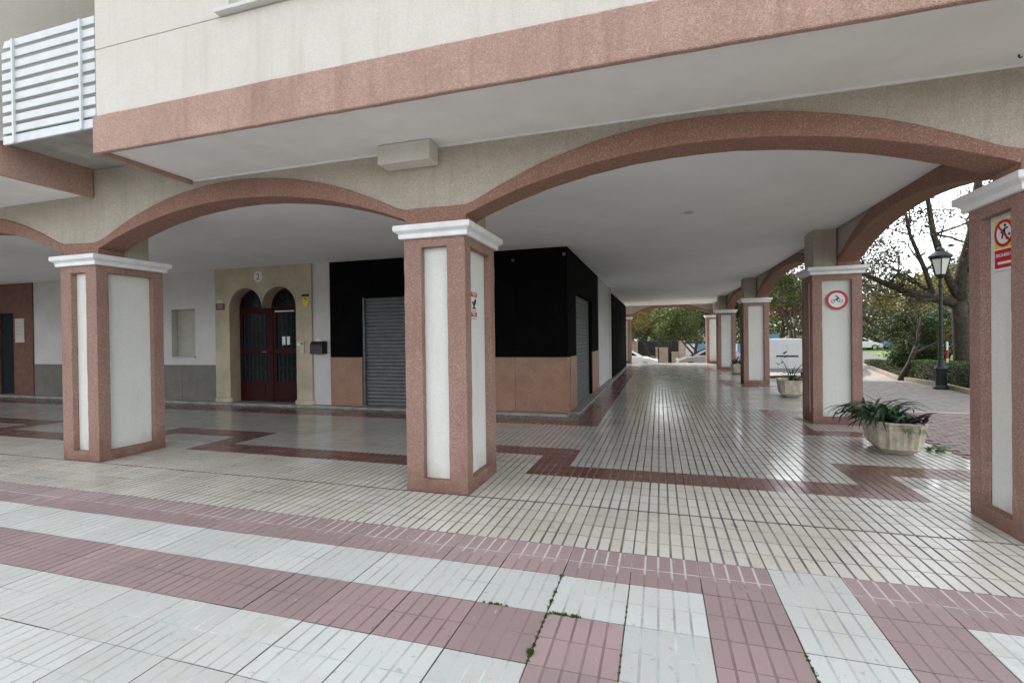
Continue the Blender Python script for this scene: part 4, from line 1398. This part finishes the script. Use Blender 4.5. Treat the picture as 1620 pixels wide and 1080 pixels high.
# the big tree whose limb reaches left over the lamp
big_limbs = [
    ([(0, 0, -.2), (-.05, .02, .9), (-.10, 0, 1.8), (-.16, 0, 2.5)], [.27, .23, .21, .19], 0, 1.0),
    ([(-.16, 0, 2.45), (-.60, .05, 2.62), (-1.25, .10, 2.78), (-1.9, .15, 3.10), (-2.6, .1, 3.5), (-3.3, .0, 4.0)], [.17, .15, .12, .09, .06, .03], 9, .95),
    ([(-.16, 0, 2.5), (-.02, .10, 3.4), (.30, .2, 4.6), (.5, .3, 6.2), (.6, .3, 7.8)], [.19, .17, .14, .10, .05], 9, 1.3),
    ([(-.16, 0, 2.6), (-.50, -.05, 3.4), (-.85, -.15, 4.6), (-1.05, -.2, 6.0), (-1.3, -.2, 7.4)], [.12, .10, .08, .055, .03], 7, 1.1),
    ([(-.75, .05, 2.66), (-.95, .10, 3.5), (-1.35, .12, 4.7), (-1.6, .1, 6.2)], [.08, .065, .05, .03], 5, 1.0)]
tree('park_tree', 'big dark tree with a long limb reaching left behind the street lamp', at(9.62, 14.1), 3, .25, 41, 'leafolive', 13, .055, .36, maxd=4, spread=.8, up=.3, limbs=big_limbs, frac=.42)
tree('park_tree', 'small leaning twisted tree between the pillar and the hedge', at(9.35, 17.6), 1.5, .13, 43, 'leafyellow', 12, .050, .32, maxd=4, spread=.8, up=.4, lean=(.12, -.05, 1), frac=.6)
tree('park_tree', 'bushy small tree with several thin trunks behind the hedge gap', at(10.3, 19.4), 1.2, .09, 44, 'leafdark', 18, .055, .34, maxd=4, spread=.95, up=.3, kids=(3, 4), frac=.6)
tree('park_tree', 'thin-stemmed small tree behind the clipped hedge', at(11.6, 19.8), 1.5, .08, 45, 'leafdark', 18, .055, .34, maxd=4, spread=.9, up=.35, kids=(3, 4), frac=.6)
tree('park_tree', 'low dark tree behind the middle of the hedge', at(12.9, 22.0), 1.3, .09, 53, 'leafolive', 20, .06, .36, maxd=4, spread=.95, up=.25, kids=(3, 4), frac=.65)
tree('park_tree', 'yellowing tree standing on the far lawn', at(16.5, 31.0), 2.6, .20, 46, 'leafyellow', 30, .09, .60, maxd=4, spread=.9, up=.3, kids=(3, 3))
tree('park_tree', 'dense green tree on the far lawn', at(20.5, 36.0), 2.8, .22, 47, 'leafgreen', 34, .10, .70, maxd=4, spread=.95, up=.25, kids=(3, 3))
tree('park_tree', 'olive coloured tree on the lawn left of the lamp', at(13.4, 28.0), 2.6, .17, 48, 'leafolive', 24, .08, .55, maxd=4, spread=.9, up=.35, kids=(3, 3), frac=.8)
tree('park_tree', 'broad dark tree closing the view over the far lawn', at(26.0, 44.0), 3.4, .28, 49, 'leafolive', 34, .13, .85, maxd=4, spread=.95, up=.25, kids=(3, 4))
tree('park_tree', 'tall green tree seen between the second and third side pillars', at(8.6, 29.5), 2.8, .20, 50, 'leafgreen', 28, .085, .55, maxd=4, spread=.8, up=.45, kids=(3, 3))
tree('park_tree', 'reddish autumn tree behind the white van', at(9.3, 37.0), 2.8, .18, 51, 'leafpink', 30, .10, .65, maxd=4, spread=.9, up=.3, kids=(3, 3))
tree('park_tree', 'dark round-headed tree on the lawn edge', at(18.4, 29.0), 2.2, .17, 52, 'leafdark', 28, .085, .52, maxd=4, spread=.95, up=.2, kids=(3, 3))
tree('park_tree', 'spreading olive tree between lamp and far cars', at(22.5, 41.0), 2.6, .2, 54, 'leafolive', 34, .11, .75, maxd=4, spread=.95, up=.2, kids=(3, 3))
tree('park_tree', 'tall pale green tree behind the blue sign', at(6.6, 41.0), 3.2, .2, 55, 'leafyellow', 32, .11, .7, maxd=4, spread=.85, up=.35, kids=(3, 3))
tree('park_shrub', 'dense shrub at the kerb just right of the sign pillar', kp(18.9, .75), .5, .06, 71, 'leafdark', 22, .05, .30, maxd=4, spread=1.1, up=.2, kids=(3, 4), group='park shrubs')
tree('park_shrub', 'yellow-green shrub behind the twisted small tree', kp(21.8, 1.3), .7, .07, 72, 'leafgreen', 22, .06, .34, maxd=4, spread=1.1, up=.25, kids=(3, 4), group='park shrubs')
tree('park_shrub', 'olive shrub spreading over the lawn behind the hedge', kp(19.5, 3.4), .6, .07, 73, 'leafolive', 20, .06, .34, maxd=4, spread=1.1, up=.25, kids=(3, 4), group='park shrubs')
# street trees beyond the far arch
tree('street_tree', 'slender yellow-green street tree in front of the dark gate', (.15, 33.0, -0.955), 2.2, .12, 61, 'leafyellow', 26, .075, .50, maxd=4, spread=.9, up=.22, kids=(3, 3), group='street trees')
tree('street_tree', 'darker leaning street tree at the right of the far arch', (2.95, 29.8, -0.955), 2.2, .17, 62, 'leafgreen', 26, .075, .50, maxd=4, spread=.95, up=.2, lean=(-.06, 0, 1), kids=(3, 3), group='street trees')
tree('street_tree', 'brownish autumn street tree at the left of the far arch', (-2.4, 33.5, -0.955), 2.2, .13, 63, 'leafpink', 26, .08, .55, maxd=4, spread=.95, up=.2, kids=(3, 3), group='street trees')
tree('street_tree', 'dense green street tree behind the gate wall', (1.0, 39.5, -0.955), 2.4, .18, 64, 'leafgreen', 40, .11, .75, maxd=4, spread=.95, up=.22, kids=(3, 4), group='street trees')
tree('street_tree', 'yellowish street tree far left behind the gate wall', (-4.4, 41.0, -0.955), 2.4, .18, 65, 'leafyellow', 36, .11, .75, maxd=4, spread=.95, up=.22, kids=(3, 4), group='street trees')
tree('street_tree', 'dark green tree far right behind the blue fence', (5.2, 43.0, -0.955), 2.6, .18, 66, 'leafdark', 36, .11, .75, maxd=4, spread=.95, up=.22, kids=(3, 4), group='street trees')

# a mass of far woodland
wood = MB()
rw = random.Random(77)
for i in range(2600):
    a = rw.uniform(-.38, .95)
    dd = rw.uniform(62, 95)
    x, y = math.sin(a) * dd, math.cos(a) * dd
    z = rw.random() ** 1.2 * 8.5 - 1.0
    leaf_cloud(wood, [(x, y, z)], 16, 2.2, .42, rw, rw.choice((0, 1, 2)))
tag(wood.build('woodland', [M['leafgreen'], M['leafolive'], M['leafdark']]), 'far belt of trees closing the view behind park and street', 'woodland', None, 'stuff')

# ------------------------------------------------------------------ vehicles and street end
def car(name, loc, rz, paint, label, group):
    t = empty(name, loc, rz, label, 'car', group)
    W = .86
    prof = [(-2.05, .38), (-2.10, .62), (-2.02, .86), (-1.55, .95), (-.95, .98), (.75, .96), (1.55, .86), (2.02, .70), (2.10, .50), (2.05, .30), (-1.95, .28)]
    b = MB()
    for s, sc in ((-W, .97), (-W + .08, 1.0), (W - .08, 1.0), (W, .97)):
        b.v += [(x * (1 if sc == 1 else .985), s, .28 + (z - .28) * sc) for x, z in prof]
    n = len(prof)
    for j in range(3):
        for k in range(n):
            k2 = (k + 1) % n
            b.f.append((j * n + k, j * n + k2, (j + 1) * n + k2, (j + 1) * n + k)); b.m.append(0)
    b.f.append(tuple(range(n - 1, -1, -1))); b.m.append(0); b.f.append(tuple(3 * n + k for k in range(n))); b.m.append(0)
    lchild('body', b, M[paint], t, 0.02)
    roof = [(-1.62, .95), (-1.30, 1.22), (-.85, 1.40), (-.2, 1.46), (.25, 1.42), (.80, 1.18), (1.22, .93)]
    b = MB()
    def yw(z): return W - .06 - (z - .93) * .42
    for s in (-1, 1):
        b.v += [(x, s * yw(z), z) for x, z in roof]
    m = len(roof)
    for k in range(m - 1):
        b.f.append((k, k + 1, m + k + 1, m + k)); b.m.append(1 if k in (0, 4, 5) else 0)
    b.f.append(tuple(range(m - 1, -1, -1))); b.m.append(0); b.f.append(tuple(m + k for k in range(m))); b.m.append(0)
    lchild('roof', b, [M[paint], M['glass']], t, 0.015)
    for s in (-1, 1):
        for pts in ([(-1.22, 1.00), (-1.02, 1.20), (-.72, 1.33), (-.25, 1.36), (-.25, .99)], [(-.17, .99), (-.17, 1.36), (.20, 1.33), (.66, 1.12), (.86, .98)]):
            g = MB(); g.poly([(x, s * (yw(z) + .006), z) for x, z in (pts if s > 0 else pts[::-1])])
            lchild('side_window', g, M['glass'], t)
        for x in (-1.30, 1.30):
            w = MB()
            w.prism([(x + .31 * math.cos(2 * math.pi * i / 20), .31 + .31 * math.sin(2 * math.pi * i / 20)) for i in range(20)], lambda u, v, q: (u, q, v), s * (W - .18), s * (W + .01))
            wh = lchild('wheel', w, M['tyre'], t)
            w = MB()
            w.prism([(x + .19 * math.cos(2 * math.pi * i / 14), .31 + .19 * math.sin(2 * math.pi * i / 14)) for i in range(14)], lambda u, v, q: (u, q, v), s * (W + .0), s * (W + .018))
            lchild('rim', w, M['steel'], wh)
        for x, mt in ((2.05, 'opal'), (-2.06, 'tail')):
            l = MB(); l.box(x - .06, x + .03, s * W * .55 - .14, s * W * .55 + .14, .62, .76)
            lchild('headlight' if x > 0 else 'tail_light', l, M[mt], t, 0.01)
    return t
SG = 'cars parked along the street beyond the arch'
car('parked_car', (-1.55, 27.2, -0.72), R(4), 'carwhite', 'white car parked in the street beyond the far arch, left of the trees', SG)
car('parked_car', (3.75, 28.0, -0.72), R(182), 'cargrey', 'pale grey car parked at the right of the far arch', SG)
FG = 'cars parked beyond the park lawn'
rc = random.Random(9)
for i, (x, lab, pc) in enumerate(((21.6, 'white car parked beyond the lawn, leftmost of the far row', 'carwhite'), (26.1, 'blue car parked beyond the lawn between white cars', 'carblue'),
                              (30.4, 'white car parked beyond the lawn next to the blue car', 'carwhite'), (34.9, 'grey car parked beyond the lawn behind the lamp post', 'cargrey'), (39.4, 'white car parked beyond the lawn, rightmost of the far row', 'carwhite'))):
    car('parked_car', (x, 58 + i * .6, -.36), R(rc.uniform(-3, 3)), pc, lab, FG)

# white van, seen from the rear
VX, VY = 5.85, 19.0
VZ = gz(5.5, 19.5)
van = empty('white_van', (VX, VY, VZ), R(-2), 'white delivery van parked beyond the second planter, rear towards the arcade', 'van')
b = MB()
sec = [(-.92, .35), (-.94, .9), (-.90, 1.40), (-.80, 1.62), (-.66, 1.70), (.66, 1.70), (.80, 1.62), (.90, 1.40), (.94, .9), (.92, .35)]
ysec = [(0.0, .985, 0), (.10, 1.0, 0), (2.8, 1.0, 0), (3.3, .97, -.30), (3.95, .95, -.72), (4.25, .90, -.85)]
for y, s, dz in ysec:
    b.v += [(x * s, y, .35 + (z - .35) * (1 + dz / 1.5 * (z - .35) / 1.4)) for x, z in sec]
n = len(sec)
for j in range(len(ysec) - 1):
    for k in range(n):
        k2 = (k + 1) % n
        b.f.append((j * n + k, j * n + k2, (j + 1) * n + k2, (j + 1) * n + k)); b.m.append(0)
b.f.append(tuple(range(n - 1, -1, -1))); b.m.append(0); b.f.append(tuple((len(ysec) - 1) * n + k for k in range(n))); b.m.append(0)
lchild('body', b, M['carwhite'], van, 0.03)
for x0, x1 in ((-.84, -.004), (.004, .84)):
    local_box('rear_door', M['carwhite'], van, x0, x1, -.018, -.001, .45, 1.55, 0.015)
local_box('plate_strip', M['blackpaint'], van, -.42, .42, -.035, -.0185, .93, 1.0, 0.006)
local_box('bumper', M['cargrey'], van, -.90, .90, -.08, .02, .28, .44, 0.02)
for x in (-.89, .89):
    local_box('tail_light', M['tail'], van, x - .045, x + .045, -.022, .02, .85, 1.2, 0.01)
for s in (-1, 1):
    for y in (.75, 3.35):
        w = MB(); w.prism([(y + .32 * math.cos(2 * math.pi * i / 20), .32 + .32 * math.sin(2 * math.pi * i / 20)) for i in range(20)], lambda u, v, q: (q, u, v), s * .72, s * .93)
        lchild('wheel', w, M['tyre'], van)

# gate wall across the street
YG = 36.0
gw = empty('gate_wall', (0, YG, -0.955), 0, 'pink and ochre street wall with square piers across the far street', 'wall')
for x0, x1, h in ((-1.52, -1.02, 1.95), (2.10, 2.54, 1.95)):
    p = MB(); p.box(x0, x1, -.2, .2, 0, h); p.box(x0 - .05, x1 + .05, -.25, .25, h + .001, h + .08)
    lchild('gate_pier', p, M['pinkwall'], gw, 0.01)
for x0, x1, h in ((.36, .52, 1.48), (.62, 1.28, 1.46), (1.55, 2.05, 1.12)):
    p = MB(); p.box(x0, x1, -.55, -.26, 0, h); p.box(x0 - .03, x1 + .03, -.58, -.23, h + .001, h + .06)
    lchild('meter_pier', p, M['yellowwall'], gw, 0.01)
p = MB(); p.box(-9, -1.55, -.15, .15, 0, 1.2); p.box(-1.0, .3, -.14, .15, 0, .85)
lchild('low_wall', p, M['yellowwall'], gw)
g = empty('metal_gate', (.54, YG + .05, -0.955), 0, 'dark solid metal gate between the pink piers', 'gate')
for i in range(12):
    x0 = -1.54 + i * .258
    local_box('board', M['gate'], g, x0, x0 + .252, -.02, .02, .08, 2.02, 0.004)
local_box('gate_frame', M['gate'], g, -1.54, 1.55, .022, .06, 1.9, 1.98)
local_box('gate_frame', M['gate'], g, -1.54, 1.55, .022, .06, .15, .23)
fe = empty('blue_fence', (2.6, YG + .4, -0.955), 0, 'pale blue panel fence to the right of the gate', 'fence')
for i in range(9):
    local_box('panel', M['bluepanel'] if i % 3 else M['carwhite'], fe, i * .95, i * .95 + .93, -.02, .02, .1, 1.75, 0.004)
    local_box('post', M['gate'], fe, i * .95 - .012, i * .95 + .012, .021, .06, 0, 1.8)
# blue sign on posts behind the van
t = empty('blue_sign', (7.6, 30.0, gz(7.6, 30)), 0, 'blue rectangular sign rising behind the white van', 'sign')
local_box('board', M['bluepanel'], t, -.30, .30, -.02, .02, 2.05, 2.45, 0.004)
for x in (-.25, .25):
    local_box('post', M['steel'], t, x - .025, x + .025, .021, .06, 0, 2.3)
# striped marker post in the hedge bed
t = empty('marker_post', kp(13.2, .30), 0, 'thin white and red striped post in the bed behind the lamp', 'post')
for i in range(5):
    b = MB(); b.lathe([(.025, i * .25), (.025, i * .25 + .249)], 10)
    lchild('band', b, M['whitepaint'] if i % 2 == 0 else M['redpaint'], t)
# far bell tower
t = empty('bell_tower', (32.9, 70, -.4), 0, 'slim pinkish brick tower far behind the park trees', 'tower')
b = MB(); b.box(-.6, .6, -.6, .6, 0, 7.2); b.box(-.7, .7, -.7, .7, 7.2, 7.4)
lchild('shaft', b, M['brick'], t)
b = MB(); b.lathe([(.62, 7.4), (.5, 8.6), (.25, 9.4), (.02, 10.2)], 8)
lchild('spire', b, M['brick'], t)
